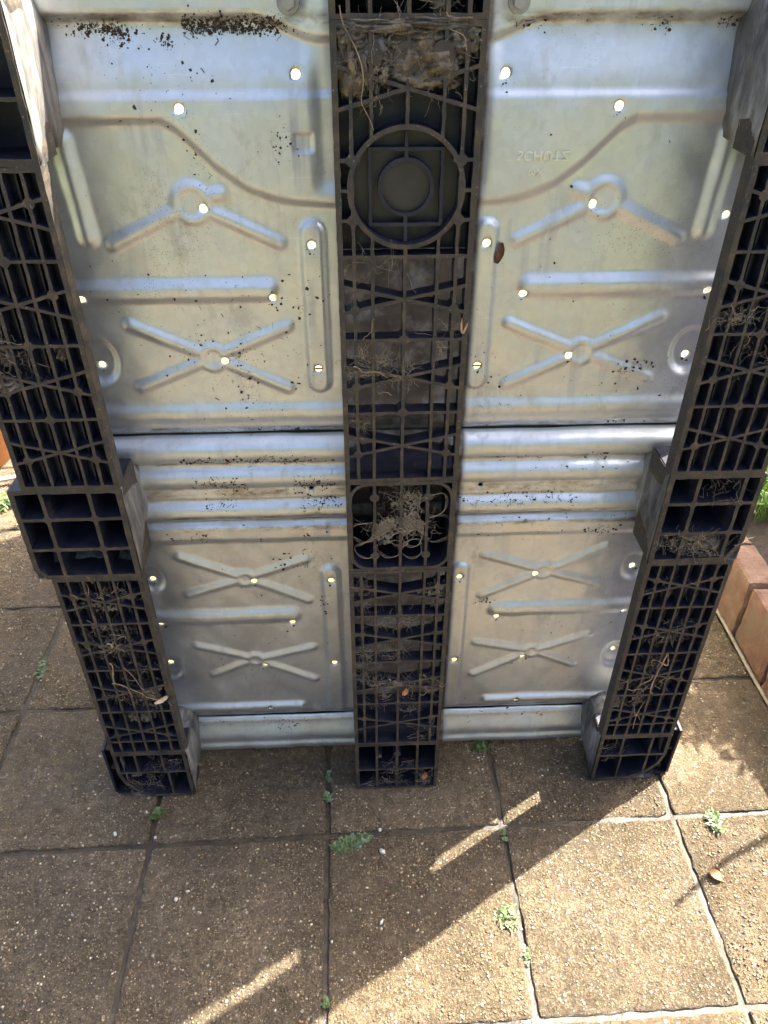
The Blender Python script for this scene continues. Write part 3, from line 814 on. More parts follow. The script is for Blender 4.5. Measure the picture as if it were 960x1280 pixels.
for (a, b, c_, d_, n_) in ((-.20, .76, .010, .035, 130), (-.27, .80, .05, .02, 90), (-.33, .785, .006, .02, 50), (-.13, .78, .02, .05, 70), (-.24, 1.09, .04, .03, 60),
                        (-.225, 1.02, .006, .035, 50), (-.115, .36, .004, .012, 50), (-.13, 1.04, .01, .01, 40), (.20, .74, .08, .01, 80), (.31, .765, .015, .008, 60), (.16, .9, .05, .08, 40),
                        (-.2, .3, .1, .1, 90), (.2, .3, .1, .1, 60), (-.22, .075, .08, .004, 120), (.22, .075, .08, .004, 80), (-.20, .065, .01, .01, 60), (-.17, .45, .015, .01, 50), (-.3, .87, .05, .02, 60),
                        (-.15, .86, .05, .03, 80), (.25, .62, .05, .003, 40), (.14, .355, .01, .003, 40)):
    cl(n_, a, b, c_, d_)
for u_, z_ in HOLES:
    for s_ in (-1, 1): cl(5, XS + s_ * u_ + rng.normal(0, .002), z_ - .0085, .0045, .0018)
P = np.concatenate(P); P = P[(np.abs(P[:, 0] - XS) > .074) & (np.abs(P[:, 0] - XS) < .42) & (P[:, 1] > .01) & (P[:, 1] < 1.17)]
yy = surf_y(P[:, 0], P[:, 1]); sz = .00038 * (6.5 ** (rng.random(len(P)) ** 2.0))
CRUMB = simple('dry soil crumbs', (.040, .026, .015), .9, 0, .6, 300)
o = flakes(np.stack([P[:, 0], yy - .0001, P[:, 1]], 1), sz, 'soil_crumbs', CRUMB)
tag(o, 'dark soil crumbs and dirt stuck along the ridges of the steel sheet', 'dirt', kind='stuff')

WEB = simple('grey cobweb thread', (.34, .28, .20), .8, 0, .3, 50, 0)
DEB = simple('dry brown plant debris', (.16, .11, .065), .9, 0, .6, 160, .002)
def strand(a, b, sag, n=6, jit=.0006):
    t = np.linspace(0, 1, n)[:, None]; a, b = np.array(a), np.array(b)
    p = a + (b - a) * t; p[:, 2] -= (4 * sag * t * (1 - t))[:, 0]; p[1:-1] += rng.normal(0, jit, (n - 2, 3)); return p
webp = []
def web(cx, cz, rx, rz, n, y0=.001, y1=.012, r=.00015, xlim=None, zlim=None, star=None):
    for _ in range(n):
        ang = rng.uniform(0, 6.28); q = rng.random() ** .5
        p = np.array([cx + rx * q * math.cos(ang), rng.uniform(y0, y1), cz + rz * q * math.sin(ang)])
        if star is not None and rng.random() < star: l = rng.uniform(.3, 1.1); e = np.array([cx + rng.normal(0, rx * .2), rng.uniform(y0, y1), cz + rng.normal(0, rz * .2)])
        else:
            a2 = rng.uniform(0, 6.28); l = rng.uniform(.006, .026); e = p + np.array([l * math.cos(a2), rng.uniform(-.004, .004), l * math.sin(a2)])
        for v in (p, e):
            if xlim: v[0] = min(max(v[0], xlim[0]), xlim[1])
            if zlim: v[2] = min(max(v[2], zlim[0]), zlim[1])
            v[1] = max(v[1], -.002)
        webp.append((strand(p, e, rng.uniform(0, .003)), r * rng.uniform(.5, 1.3)))
xl = (-.070, .066)
# middle pocket: dense net with round holes
web(-.0025, .620, .045, .030, 90, .004, .040, xlim=xl); web(-.004, .580, .052, .018, 130, .002, .016, .0002, xlim=xl, star=.15)
for (hx, hz, hr) in ((-.006, .5615, .0115), (.014, .5635, .014), (-.018, .546, .015), (-.054, .575, .016), (.045, .578, .020), (.040, .618, .018), (-.05, .545, .014), (.012, .545, .014)):
    ph = rng.uniform(0, 6, 3); e = rng.uniform(.8, 1.1)
    for k_ in range(3):
        t = np.linspace(0, 6.283, 26); rr = hr * (1 + .05 * k_ + .10 * np.sin(2 * t + ph[0]) + .07 * np.sin(3 * t + ph[1] + k_) + .04 * np.sin(5 * t + ph[2]))
        webp.append((np.stack([hx + rr * np.cos(t) * e, .004 + .003 * np.sin(t * 2 + k_ * .4) + .0004 * k_, hz + rr * np.sin(t)], 1), .00022 * rng.uniform(.5, 1.5)))
web(.005, .632, .012, .018, 60, .004, .02, .0002, xlim=xl)
# webs over the rails
for (cx_, cz_, rx_, rz_, n_) in ((-.045, .820, .026, .018, 150), (-.020, .812, .03, .012, 110), (.045, .845, .02, .02, 40), (-.055, .745, .012, .015, 40), (.055, .46, .016, .012, 80), (-.055, .46, .015, .03, 80),
                                 (-.02, .41, .025, .012, 70), (.01, .41, .02, .01, 50), (-.03, .345, .04, .015, 90), (-.05, .30, .015, .04, 110), (.0, .275, .05, .012, 120), (.045, .27, .02, .02, 60),
                                 (-.04, .245, .03, .02, 60), (.015, .22, .012, .03, 50), (.045, .16, .02, .03, 40), (.0, .06, .03, .02, 50), (-.02, .015, .04, .008, 70), (.05, .03, .015, .02, 60), (-.04, .93, .05, .01, 30),
                                 (-.035, 1.115, .03, .03, 70), (.03, 1.12, .04, .03, 70), (.0, 1.148, .07, .006, 60), (.025, 1.165, .008, .02, 50)):
    web(cx_, cz_, rx_, rz_, n_, -.001, .010, .00015, xlim=(-.0735, .069))
for (cx_, cz_, rx_, rz_, n_) in ((-.415, .470, .05, .015, 110), (-.42, .40, .03, .03, 110), (-.43, .372, .05, .008, 90), (-.40, .32, .045, .03, 70), (-.38, .25, .025, .03, 110), (-.42, .27, .03, .02, 60),
                                 (-.40, .09, .03, .03, 50), (-.44, .04, .03, .02, 60), (-.44, .83, .02, .03, 40)):
    web(cx_, cz_, rx_, rz_, n_, -.001, .012, .00015, xlim=(-.4775, -.358))
for (cx_, cz_, rx_, rz_, n_) in ((.372, .868, .025, .008, 110), (.40, .82, .03, .03, 50), (.385, .545, .04, .015, 130), (.42, .53, .03, .02, 120), (.40, .28, .03, .04, 100), (.385, .22, .03, .02, 90), (.42, .38, .03, .02, 50),
                                 (.42, .63, .03, .02, 40), (.40, .46, .05, .012, 50), (.40, .36, .04, .01, 50), (.42, .90, .03, .05, 60), (.37, .08, .02, .03, 40), (.45, .52, .02, .01, 70)):
    web(cx_, cz_, rx_, rz_, n_, -.001, .012, .00015, xlim=(.345, .466))
V, F = tubes_mesh(webp, 3)
o = link('cobwebs', mesh_np('cobwebs', V, F), None, (WEB,)); tag(o, 'dusty grey cobwebs spun across the openings of the black skids', 'cobweb', kind='stuff')

# clumps of felted debris in some cells
def clump(cx, cz, rx, rz, y, th, seed):
    n, m = 22, 22; V = []; 
    for i in range(n):
        for j in range(m):
            u, v = i / (n - 1) * 2 - 1, j / (m - 1) * 2 - 1
            q = math.hypot(u, v); d = max(0, 1 - q ** 3)
            nn = noise.fractal(Vector((u * 3 + seed, v * 3, seed * .7)), .8, 2.1, 4)
            V.append((cx + rx * u * (1 + .12 * nn), y - th * d * (.6 + .9 * nn) + (.004 if q > .95 else 0), cz + rz * v * (1 + .12 * nn)))
    V = np.array(V); F = []
    for i in range(n - 1):
        for j in range(m - 1):
            u, v = (i + .5) / (n - 1) * 2 - 1, (j + .5) / (m - 1) * 2 - 1
            if math.hypot(u, v) < .97 + .1 * noise.noise(Vector((u * 4, v * 4, seed))):
                a = i * m + j; F.append((a, a + m, a + m + 1, a + 1))
    return V, np.array(F)
CL = [(-.052, 1.118, .020, .030, .008, .012, 31), (.012, 1.118, .034, .022, .006, .012, 32), (.050, 1.140, .018, .014, .006, .010, 33), (-.030, 1.150, .040, .007, .002, .006, 34), (.030, 1.152, .036, .006, .002, .006, 35), (-.055, 1.145, .016, .012, .004, .008, 36), (-.456, .800, .018, .010, .006, .008, 37), (-.0360, 1.128, .030, .018, .012, .012, 1), (.026, 1.129, .030, .017, .012, .012, 2), (-.044, 1.098, .018, .016, .016, .010, 3), (.000, 1.140, .04, .010, .010, .010, 12), (.026, 1.172, .010, .016, .012, .010, 4), (-.015, 1.112, .02, .016, .016, .012, 13), (.034, 1.108, .02, .012, .014, .012, 14),
      (-.453, .838, .020, .018, .012, .010, 5), (-.47, .87, .012, .022, .012, .010, 6), (-.389, .838, .009, .014, .016, .010, 7), (-.4360, .372, .014, .010, .008, .006, 8), (-.417, .205, .026, .016, .014, .010, 9), (-.387, .275, .018, .007, .006, .006, 10),
      (.3560, .200, .010, .020, .010, .008, 11), (.3580, .245, .008, .012, .010, .008, 15), (.40, .552, .02, .008, .008, .006, 16), (-.438, .412, .012, .010, .010, .006, 17), (.4300, .535, .016, .010, .010, .008, 18), (-.430, .600, .02, .01, .055, .01, 19), (-.452, .058, .014, .014, .018, .014, 20)]
Vs, Fs, off = [], [], 0
for c_ in CL:
    V, F = clump(*c_); Vs.append(V); Fs.append(F + off); off += len(V)
k = NT('felted dirt and web'); c = k.coord(); n = k.noise(c, 90, 6, .7); n2 = k.noise(c, 25, 4)
DEBM = k.fin(k.mix(k.ramp(n2, [(.35, 0.), (.65, 1.)]), k.ramp(n, [(.3, (.035, .025, .018)), (.5, (.12, .085, .05)), (.72, (.32, .25, .16))]), k.ramp(n, [(.3, (.05, .045, .04)), (.6, (.17, .155, .14)), (.8, (.36, .33, .29))])), .92, 0, k.bump(n, 1, .004))
o = link('felted_debris', mesh_np('felted_debris', np.concatenate(Vs), np.concatenate(Fs), True), None, (DEBM,))
tag(o, 'felted brown dirt and plant debris caught in the cells of the skids', 'debris', kind='stuff')
# matted web sheet in the middle pocket, with round holes
def lace(x0, x1, z0, z1, holes, st, thr, seed, y):
    xs = np.arange(x0, x1, st); zs = np.arange(z0, z1, st); nx = len(xs); V = []; 
    for z in zs:
        for x in xs: V.append((x, y + .004 * noise.noise(Vector((x * 60, z * 60, seed))) + .0012 * noise.noise(Vector((x * 400, z * 400, seed))), z))
    F = []
    xm, zm, hx, hz = (x0 + x1) / 2, (z0 + z1) / 2, (x1 - x0) / 2, (z1 - z0) / 2
    for j in range(len(zs) - 1):
        for i in range(nx - 1):
            x, z = xs[i], zs[j]; e = 1 - max(0, math.hypot((x - xm) / hx, (z - zm) / hz) - .45) * 1.3
            v = noise.fractal(Vector((x * 230, z * 230, seed)), .9, 2.2, 3) * .5 + noise.noise(Vector((x * 45, z * 45, seed))) * .5 + e - thr
            dh = min(math.hypot(x - a, z - b) - c_ * (1 + .18 * noise.noise(Vector((x * 90, z * 90, a * 99)))) for a, b, c_ in holes)
            if dh > 0 and v > -.2 * (dh < .0016): a = j * nx + i; F.append((a, a + 1, a + nx + 1, a + nx))
    return np.array(V), np.array(F)
PH = [(-.006, .5615, .0095), (.014, .5635, .0125), (-.018, .546, .012), (-.054, .575, .014), (.045, .578, .018), (.040, .622, .018), (-.05, .545, .012), (.012, .543, .013), (-.045, .628, .020), (-.015, .625, .006), (.048, .600, .008)]
LV = [lace(-.064, .060, .546, .614, PH, .0007, .74, 1, .0015), lace(-.022, .036, .590, .652, PH[:5] + [(-.012, .63, .007)], .0007, .86, 2, .005), lace(-.070, -.012, .798, .842, [(-.045, .81, .006)], .0007, 1.02, 3, .003),
      lace(-.065, .060, 1.085, 1.150, [(-.01, 1.10, .01)], .0008, 1.0, 4, .001), lace(-.065, -.01, .262, .30, [(-.045, .28, .005)], .0007, 1.02, 5, .002), lace(.012, .058, .455, .474, [(.035, .462, .003), (.045, .465, .003)], .0006, .85, 6, .002),
      lace(-.05, .03, .262, .285, [(0, 1, .01)], .0007, 1.0, 7, .001), lace(-.455, -.37, .36, .385, [(-.44, .37, .003)], .0008, 1.0, 8, .001), lace(-.46, -.375, .44, .475, [(-.44, .46, .005)], .0008, 1.05, 9, .001),
      lace(.355, .44, .525, .565, [(.38, .54, .008), (.41, .535, .008)], .0008, 1.02, 10, .003), lace(.345, .41, .86, .875, [(0, 1, .01)], .0007, .9, 11, .001), lace(.35, .40, .205, .245, [(.37, .22, .008)], .0008, 1.05, 12, .002)]
VV, FF, off = [], [], 0
for V, F in LV: VV.append(V); FF.append(F + off); off += len(V)
k = NT('matted cobweb'); c = k.coord(); n = k.noise(c, 420, 4, .75); n2 = k.noise(c, 60, 4)
LACE = k.fin(k.mix(n2, k.ramp(n, [(.3, (.035, .025, .015)), (.5, (.12, .088, .052)), (.7, (.30, .235, .15))]), k.ramp(n, [(.3, (.05, .042, .032)), (.7, (.24, .205, .16))])), .9, 0, k.bump(n, 1, .002))
o = link('matted_cobweb', mesh_np('matted_cobweb', np.concatenate(VV), np.concatenate(FF), True), None, (LACE,)); tag(o, 'matted tan cobweb sheets with holes hanging in the skid openings', 'cobweb', kind='stuff')
# fine dark fibres and moss hairs along the dirt lines of the sheet
fib = []
for (n_, xa_, xb_, zc_, zs_) in ((260, -.35, -.10, 1.1405, .0045), (90, .10, .34, 1.1450, .004), (90, -.34, -.09, .598, .010), (60, -.34, -.09, .640, .005), (60, -.34, -.09, .562, .006), (60, .09, .34, .565, .007), (50, .09, .33, .632, .004), (40, -.34, .34, .508, .010), (40, -.34, .33, .070, .010), (30, -.30, -.12, .78, .05), (24, .1, .3, .75, .05), (14, -.222, -.205, 1.02, .03), (14, -.145, -.12, .455, .02)):
    for _ in range(n_):
        x = rng.uniform(xa_, xb_); z = rng.normal(zc_, zs_)
        if noise.noise(Vector((x * 14, z * 10, 0))) < -.05 or abs(x - XS) < .076: continue
        a = rng.uniform(0, 6.28); l = rng.uniform(.0015, .008) ; t = np.linspace(-.5, .5, 5); cv = rng.normal(0, .25)
        px = x + l * (t * math.cos(a) - cv * t * t * math.sin(a)); pz = z + l * (t * math.sin(a) + cv * t * t * math.cos(a))
        fib.append((np.stack([px, surf_y(px, pz) - .0003, pz], 1), rng.uniform(.00018, .0005)))
V, F = tubes_mesh(fib, 4); o = link('dirt_fibres', mesh_np('dirt_fibres', V, F), None, (CRUMB,)); tag(o, 'fine dark moss fibres stuck along the dirt lines of the steel sheet', 'dirt', kind='stuff')
# straw and rootlets
st_ = []
def root(a, b, r=.0006, n=14, wob=.004):
    t = np.linspace(0, 1, n)[:, None]; a, b = np.array(a), np.array(b); p = a + (b - a) * t
    ph = rng.uniform(0, 6, 3)
    for i in range(3): p[:, i] += (wob * np.sin(t * rng.uniform(3, 9) + ph[i]) * np.sin(np.pi * t))[:, 0]
    st_.append((p, r * np.linspace(1.1, .5, n)))
root((.412, -.002, .330), (.392, -.004, .150), .0011, 30, .014); root((.412, -.003, .330), (.395, -.003, .300), .001, 12, .012)
root((.392, -.003, .240), (.345, -.002, .275), .0005, 14, .006); root((.40, -.002, .28), (.375, -.003, .24), .0008); root((.385, -.002, .20), (.40, -.002, .17), .0008)
root((-.435, -.002, .345), (-.415, -.003, .270), .0010, 16, .008); root((-.44, -.002, .30), (-.372, -.004, .262), .0008, 18, .006); root((-.415, -.003, .335), (-.38, -.003, .258), .0005)
root((-.430, -.002, .385), (-.40, -.002, .395), .0012, 14, .008); root((-.064, -.002, 1.165), (-.035, -.002, 1.065), .0006, 24, .006)
root((-.06, -.002, .82), (-.02, -.002, .805), .0006); root((.03, -.002, 1.16), (.05, -.003, 1.13), .0006)
for _ in range(46):
    cx_, cz_ = random.choice([(-.42, .38), (-.40, .26), (.39, .24), (.40, .54), (0, .27), (.04, .25), (-.42, .47), (-.04, .82), (-.44, .84), (.0, .012), (.37, .868)])
    x, z = rng.normal(cx_, .022), rng.normal(cz_, .016); a = rng.uniform(0, 3.14); l = rng.uniform(.006, .03)
    root((x, -.001, z), (x + l * math.cos(a), rng.uniform(-.006, .004), z + l * math.sin(a)), .0004, 7, .003)
V, F = tubes_mesh(st_, 5)
STRAW = simple('dry straw and rootlets', (.27, .19, .11), .85, 0, .4, 90, 0)
o = link('rootlets', mesh_np('rootlets', V, F, True), None, (STRAW,)); tag(o, 'dry straw and rootlets tangled over the lattice of the skids', 'straw', kind='stuff')

# dry leaves and flakes that can be told apart
LEAFC = simple('dead leaf', (.30, .13, .045), .75, 0, .4, 120, .001)
LEAFD = simple('dark dead leaf', (.12, .055, .025), .75, 0, .4, 120, .001)
def leaf(loc, rot, L, Wd, mat, label, curl=.3, vert=True):
    n, m = 9, 5; V, F = [], []
    for i in range(n):
        t = i / (n - 1); wv = Wd / 2 * math.sin(math.pi * (t * .9 + .06)) ** .7
        for j in range(m):
            s = j / (m - 1) * 2 - 1
            V.append((s * wv * (1 + .15 * noise.noise(Vector((t * 5, s * 3, L * 99)))), L * (t - .5), curl * L * (s * s * .5 - (t - .5) ** 2) + .0006 * noise.noise(Vector((t * 9, s * 5, 1)))))
    for i in range(n - 1):
        for j in range(m - 1): a = i * m + j; F.append((a, a + 1, a + m + 1, a + m))
    o = link('dry_leaf', mesh_np('dry_leaf', V, F, True), None, (mat,)); o.location = loc; o.rotation_euler = rot
    return tag(o, label, 'leaf', 'dead leaves')
leaf((.0075, -.003, .2600), (R(80), R(30), .4), .013, .012, LEAFC, 'small orange brown leaf scrap caught in the lower centre skid')
leaf((.1145, surf_y([.1145], [.9150])[0] - .003, .9150), (R(84), R(14), R(5)), .024, .010, LEAFD, 'curled dark brown dead leaf on the upper right steel panel')
leaf((.5006, -.1827, .004), (.1, .1, .9), .022, .018, simple('orange dead leaf', (.26, .13, .045), .7, 0, .3, 90, .001), 'small orange dry leaf lying on the sunlit paving at right')
leaf((.046, .004, .028), (R(75), R(20), .2), .013, .012, LEAFC, 'orange leaf scrap in the lowest cell of the centre skid')
leaf((-.372, -.003, .262), (R(70), R(70), 0), .024, .009, simple('pale dead leaf', (.5, .38, .26), .7, 0, .3, 90, .001), 'pale dry leaf stuck to the lower left skid')
leaf((.063, .001, .868), (R(80), R(8), .3), .022, .009, simple('tan dead leaf', (.38, .24, .12), .7, 0, .3, 90, .001), 'tan dry leaf in the right edge of the upper centre skid')

# ================================================================== GROUND DETAILS
def blob(loc, s, mat, name, label, cat, group=None, sq=.5):
    bm = bmesh.new(); bmesh.ops.create_icosphere(bm, subdivisions=2, radius=1)
    for v in bm.verts:
        q = 1 + .35 * noise.noise(v.co * 1.6 + Vector(loc) * 50); v.co = Vector((v.co.x * s[0] * q, v.co.y * s[1] * q, v.co.z * s[2] * q))
    o = bm_obj(name, bm, None, (mat,), True, loc); o.rotation_euler.z = random.uniform(0, 3); return tag(o, label, cat, group)
WST = simple('white pebble', (.48, .46, .40), .5, 0, .1, 200, .001)
PEB = [((478, 1065), (-.0325, -.1183, .002), (.0042, .0058, .0035), 'larger white stone on the dark slab below the centre skid'),
       (0, (-.0350, -.0800, .002), (.0030, .0030, .0030), 'small white stone beside the joint below the centre skid'),
       (0, (-.3593, -.184, .002), (.0036, .0032, .0028), 'rounder white chip in the pair on the lower left slab'),
       (0, (-.3426, -.172, .002), (.0018, .0036, .0024), 'narrow white chip in the pair on the lower left slab'),
       (0, (-.0383, -.2319, .002), (.0050, .0022, .0022), 'flat white stone on the slab near the sunlight edge'),
       (0, (-.4810, -.068, .002), (.0045, .0030, .0020), 'pale green chip on the slab left of the left foot'),
       (0, (-.4120, -.078, .002), (.0028, .0024, .0022), 'cream pebble at the joint crossing below the left foot')]
for _, l, s, lab in PEB:
    blob(l, s, simple('pale green chip', (.42, .55, .45), .5, 0, .1, 200, .001) if 'green' in lab else WST, 'pebble', lab, 'pebble', 'pale stones on the slabs')

k = NT('weed leaf green'); c = k.coord(); n = k.noise(c, 60, 3)
bs = k.fin(k.ramp(n, [(.3, (.050, .085, .022)), (.7, (.105, .150, .050))]), .5); WEED = bs
k.b.inputs['Subsurface Weight'].default_value = 0
k = NT('dull moss green'); c = k.coord(); n = k.noise(c, 90, 3); MOSS = k.fin(k.ramp(n, [(.3, (.05, .085, .03)), (.5, (.09, .14, .05)), (.75, (.22, .25, .20))]), .7)
def tuft(name, loc, rx, ry, n, L, mat, label, ang=0, up=.7, cat='weed', group='weeds in the paving joints', wd=.16):
    V, F = [], []; ca, sa = math.cos(ang), math.sin(ang)
    for i in range(n):
        q = rng.random() ** .6; a = rng.uniform(0, 6.28); px, py = rx * q * math.cos(a), ry * q * math.sin(a); px, py = px * ca - py * sa, px * sa + py * ca
        az = rng.uniform(0, 6.28); l = L * rng.uniform(.5, 1.2); el = rng.uniform(.15, 1.2) * up; w_ = l * wd * rng.uniform(.7, 1.4)
        d = np.array([math.cos(az) * math.cos(el), math.sin(az) * math.cos(el), math.sin(el)]); s = np.array([-math.sin(az), math.cos(az), 0.]) * w_
        b = np.array([px, py, .0005 + rng.uniform(0, .004)]); m_ = b + d * l * .55 + np.array([0, 0, .1 * l]); e = b + d * l; e[2] = max(e[2] - .15 * l, .0012)
        q0 = len(V); V += [b - s * .3, b + s * .3, m_ + s, m_ - s, e + s * .15, e - s * .15]; F += [(q0, q0 + 1, q0 + 2, q0 + 3), (q0 + 3, q0 + 2, q0 + 4, q0 + 5)]
    o = link(name, mesh_np(name, V, F), None, (mat,)); o.location = loc; return tag(o, label, cat, group)
tuft('weed', (-.0830, -.0990, -.003), .034, .011, 900, .006, MOSS, 'large spreading green moss weed in the joint below the centre skid', .25, .9, wd=.22)
tuft('weed', (-.0960, -.1060, -.003), .016, .009, 260, .006, WEED, 'brighter leafy weed at the left end of the mossy joint', .3, .8, wd=.3)
tuft('weed', (-.4175, -.0345, -.003), .007, .009, 60, .010, WEED, 'bright green seedling in the joint below the left foot', 0, .9, wd=.35)
tuft('weed', (-.1240, -.0120, -.004), .006, .008, 60, .007, MOSS, 'small moss tuft in the joint left of the centre skid', wd=.3)
tuft('weed', (-.1240, .030, -.005), .004, .012, 60, .006, MOSS, 'tiny moss strip in the joint under the steel sheet edge', wd=.3)
tuft('weed', (.1590, .0820, -.003), .016, .010, 130, .009, WEED, 'green weed against the sheet edge right of the centre skid', 0, .8, wd=.3)
tuft('weed', (.1740, -.0960, -.003), .004, .014, 40, .006, MOSS, 'small weed in the joint crossing at the shadow edge', wd=.3)
tuft('weed', (.1560, -.2320, -.002), .017, .019, 120, .011, WEED, 'bright sunlit weed with spiky leaves on the lower right paving', 0, .6, wd=.12)
tuft('weed', (.1760, -.2890, -.003), .004, .014, 26, .007, WEED, 'small bright weed in the joint beneath the spiky weed', wd=.2)
tuft('weed', (.5350, -.0900, -.002), .011, .019, 90, .014, WEED, 'sunlit grassy weed in the joint right of the right foot', 0, .8, wd=.14)
tuft('weed', (-.1210, -.3420, -.003), .006, .005, 30, .008, WEED, 'tiny bright weed in the joint at the bottom edge', wd=.25)
tuft('weed', (-.7200, .3100, -.004), .010, .030, 90, .008, MOSS, 'faint moss patch in the joint left of the pallet', wd=.3)
tuft('weed', (-1.0150, .900, -.002), .060, .020, 260, .030, WEED, 'grass tuft growing beside the left edge of the pallet', wd=.1)

# brick edging ----------------------------------------------------------------
k = NT('weathered brick'); c = k.coord(); oi = k.n('ObjectInfo').outputs['Random']
off_ = k.n('VectorMath', operation='ADD'); k.set(off_.inputs[0], c); cb = k.n('CombineXYZ'); k.set(cb.inputs[2], k.math('MULTIPLY', oi, 50.)); k.set(off_.inputs[1], cb.outputs[0]); c = off_.outputs[0]
n = k.noise(c, 30, 6, .65); n2 = k.noise(c, 9, 4); n3 = k.noise(c, 260, 3, .7)
col = k.mix(oi, k.ramp(n, [(.3, (.11, .045, .032)), (.55, (.19, .090, .064)), (.8, (.27, .175, .130))]), k.ramp(n, [(.3, (.13, .070, .043)), (.6, (.20, .120, .078)), (.8, (.28, .205, .15))]))
col = k.mix(k.ramp(n2, [(.48, 0.), (.66, .75)]), col, (.15, .115, .08)); col = k.mix(k.ramp(n3, [(.66, 0.), (.74, .6)]), col, (.07, .05, .04))
pit = k.vor(c, 190); col = k.mix(k.math('MULTIPLY', k.ramp(pit, [(.10, 1.), (.2, 0.)]), .6), col, (.05, .035, .03))
BRICK = k.fin(col, .75, 0, k.bump(k.math('ADD', k.math('ADD', n, n3), k.ramp(pit, [(.08, 0.), (.22, 1.)])), 1., .0045))
def brick_mesh(seed):
    bm = bmesh.new(); bx(bm, 0, .066, -.0665, .0665, -.04, .142, 0)
    bmesh.ops.subdivide_edges(bm, edges=bm.edges[:], cuts=8, use_grid_fill=True)
    for v in bm.verts:
        x, y, z = v.co; e = sum((abs(x - .033) > .032, abs(y) > .066, z > .141))
        p = v.co * 30 + Vector((seed * 7, 0, 0)); nn = Vector((noise.noise(p), noise.noise(p + Vector((9, 0, 0))), noise.noise(p + Vector((0, 9, 0)))))
        v.co += nn * .0032
        if e >= 2:
            cn = Vector((.033, 0, .08)); v.co += (cn - v.co).normalized() * (.003 + .004 * abs(nn.x))
    bmesh.ops.recalc_face_normals(bm, faces=bm.faces[:]); me = bpy.data.meshes.new('brick'); bm.to_mesh(me); bm.free(); me.materials.append(BRICK)
    for p in me.polygons: p.use_smooth = False
    return me
BMS = [brick_mesh(i) for i in range(4)]
edg = bpy.data.objects.new('brick_edging', None); COL.objects.link(edg); edg.location = (.744, .27, 0)
tag(edg, 'low edging of upright reddish bricks along the planting bed at right', 'brick edging')
yb = [.2745 + .1392 * i for i in range(-14, 14)]
for i, y in enumerate(yb):
    o = link('brick', BMS[i % 4], edg); o.location = (.0015 + random.uniform(-.002, .002), y - .27, random.uniform(-.004, .004)); o.rotation_euler = (random.uniform(-.02, .02), random.uniform(-.02, .03), random.uniform(-.02, .02))
V, F = tubes_mesh([(np.array([(.7405 + .001 * math.sin(y * 20), y, .001) for y in np.arange(-1.7, 2.2, .03)]), .0040)], 6)
link('mortar_bead', mesh_np('mortar_bead', V, F, True), None, (simple('grey mortar', (.26, .23, .18), .7, 0, .3, 60),)).parent = edg
bpy.data.objects['mortar_bead'].location = (-.744, -.27, 0)
# planting bed
k = NT('dark garden soil'); c = k.coord(); n = k.noise(c, 40, 7, .7)
SOIL = k.fin(k.ramp(n, [(.3, (.018, .013, .009)), (.6, (.05, .036, .024)), (.8, (.11, .085, .06))]), .95, 0, k.bump(n, 1, .012))
xs = np.arange(.800, 2.0, .02); ys = np.arange(-1.8, 2.3, .03); X, Y = np.meshgrid(xs, ys)
Z = np.array([[.105 + .014 * noise.fractal(Vector((x * 9, y * 9, 0)), .8, 2, 4) for x in xs] for y in ys]); V = np.stack([X.ravel(), Y.ravel(), Z.ravel()], 1); nx = len(xs)
i = (np.arange(len(ys) - 1)[:, None] * nx + np.arange(nx - 1)[None]).ravel()
o = link('planting_bed', mesh_np('planting_bed', V, np.stack([i, i + 1, i + nx + 1, i + nx], 1), True), None, (SOIL,)); tag(o, kind='structure')
def blades(name, x0, x1, y0, y1, n, L, mat, label, z=.105, wd=.0022):
    V, F = [], []
    for _ in range(n):
        b = np.array([rng.uniform(x0, x1), rng.uniform(y0, y1), z]); a = rng.uniform(0, 6.28); l = L * rng.uniform(.5, 1.2); ln = rng.uniform(.1, .7)
        s = np.array([-math.sin(a), math.cos(a), 0]) * wd * rng.uniform(.6, 1.3); h = np.array([math.cos(a), math.sin(a), 0])
        m_ = b + h * l * ln * .3 + np.array([0, 0, l * .6]); e = b + h * l * ln + np.array([0, 0, l * (1 - .4 * ln)])
        q0 = len(V); V += [b - s, b + s, m_ + s * .8, m_ - s * .8, e + s * .1, e - s * .1]; F += [(q0, q0 + 1, q0 + 2, q0 + 3), (q0 + 3, q0 + 2, q0 + 4, q0 + 5)]
    o = link(name, mesh_np(name, V, F), None, (mat,)); return tag(o, label, 'grass', kind='stuff')
k = NT('lit grass blade'); c = k.coord(); n = k.noise(c, 40, 3)
GR = k.fin(k.ramp(n, [(.3, (.07, .14, .02)), (.7, (.18, .28, .05))]), .5)
blades('grass', .82, 1.9, .60, 1.9, 14000, .075, GR, 'bright green grass growing in the bed behind the bricks')

# terracotta pot and cable at the far left
bm = bmesh.new(); prof = [(.001, 0), (.085, 0), (.125, .20), (.128, .205), (.145, .205), (.148, .25), (.136, .25), (.125, .21), (.12, .19), (.001, .18)]
n_ = 40; rings = [[bm.verts.new((r_ * math.cos(6.28318 * i / n_), r_ * math.sin(6.28318 * i / n_), z)) for i in range(n_)] for r_, z in prof]
for a, b in zip(rings, rings[1:]):
    for i in range(n_): bm.faces.new((a[i], a[(i + 1) % n_], b[(i + 1) % n_], b[i]))
o = bm_obj('plant_pot', bm, None, (simple('terracotta', (.42, .17, .05), .6, 0, .25, 25, .001),), True, (-1.150, 1.13, 0)); tag(o, 'orange terracotta pot standing behind the left skid', 'plant pot')
t = np.linspace(0, 1, 30); pc = np.stack([-1.35 + .42 * t, .94 + .11 * t - .04 * np.sin(t * 3.1), .006 + .018 * np.sin(t * 3.1)], 1)
V, F = tubes_mesh([(pc, .0065)], 8); o = link('cable', mesh_np('cable', V, F, True), None, (simple('pale grey cable', (.34, .31, .29), .5, 0, .1, 30, 0),)); tag(o, 'pale grey cable on the ground beside the left skid', 'cable')

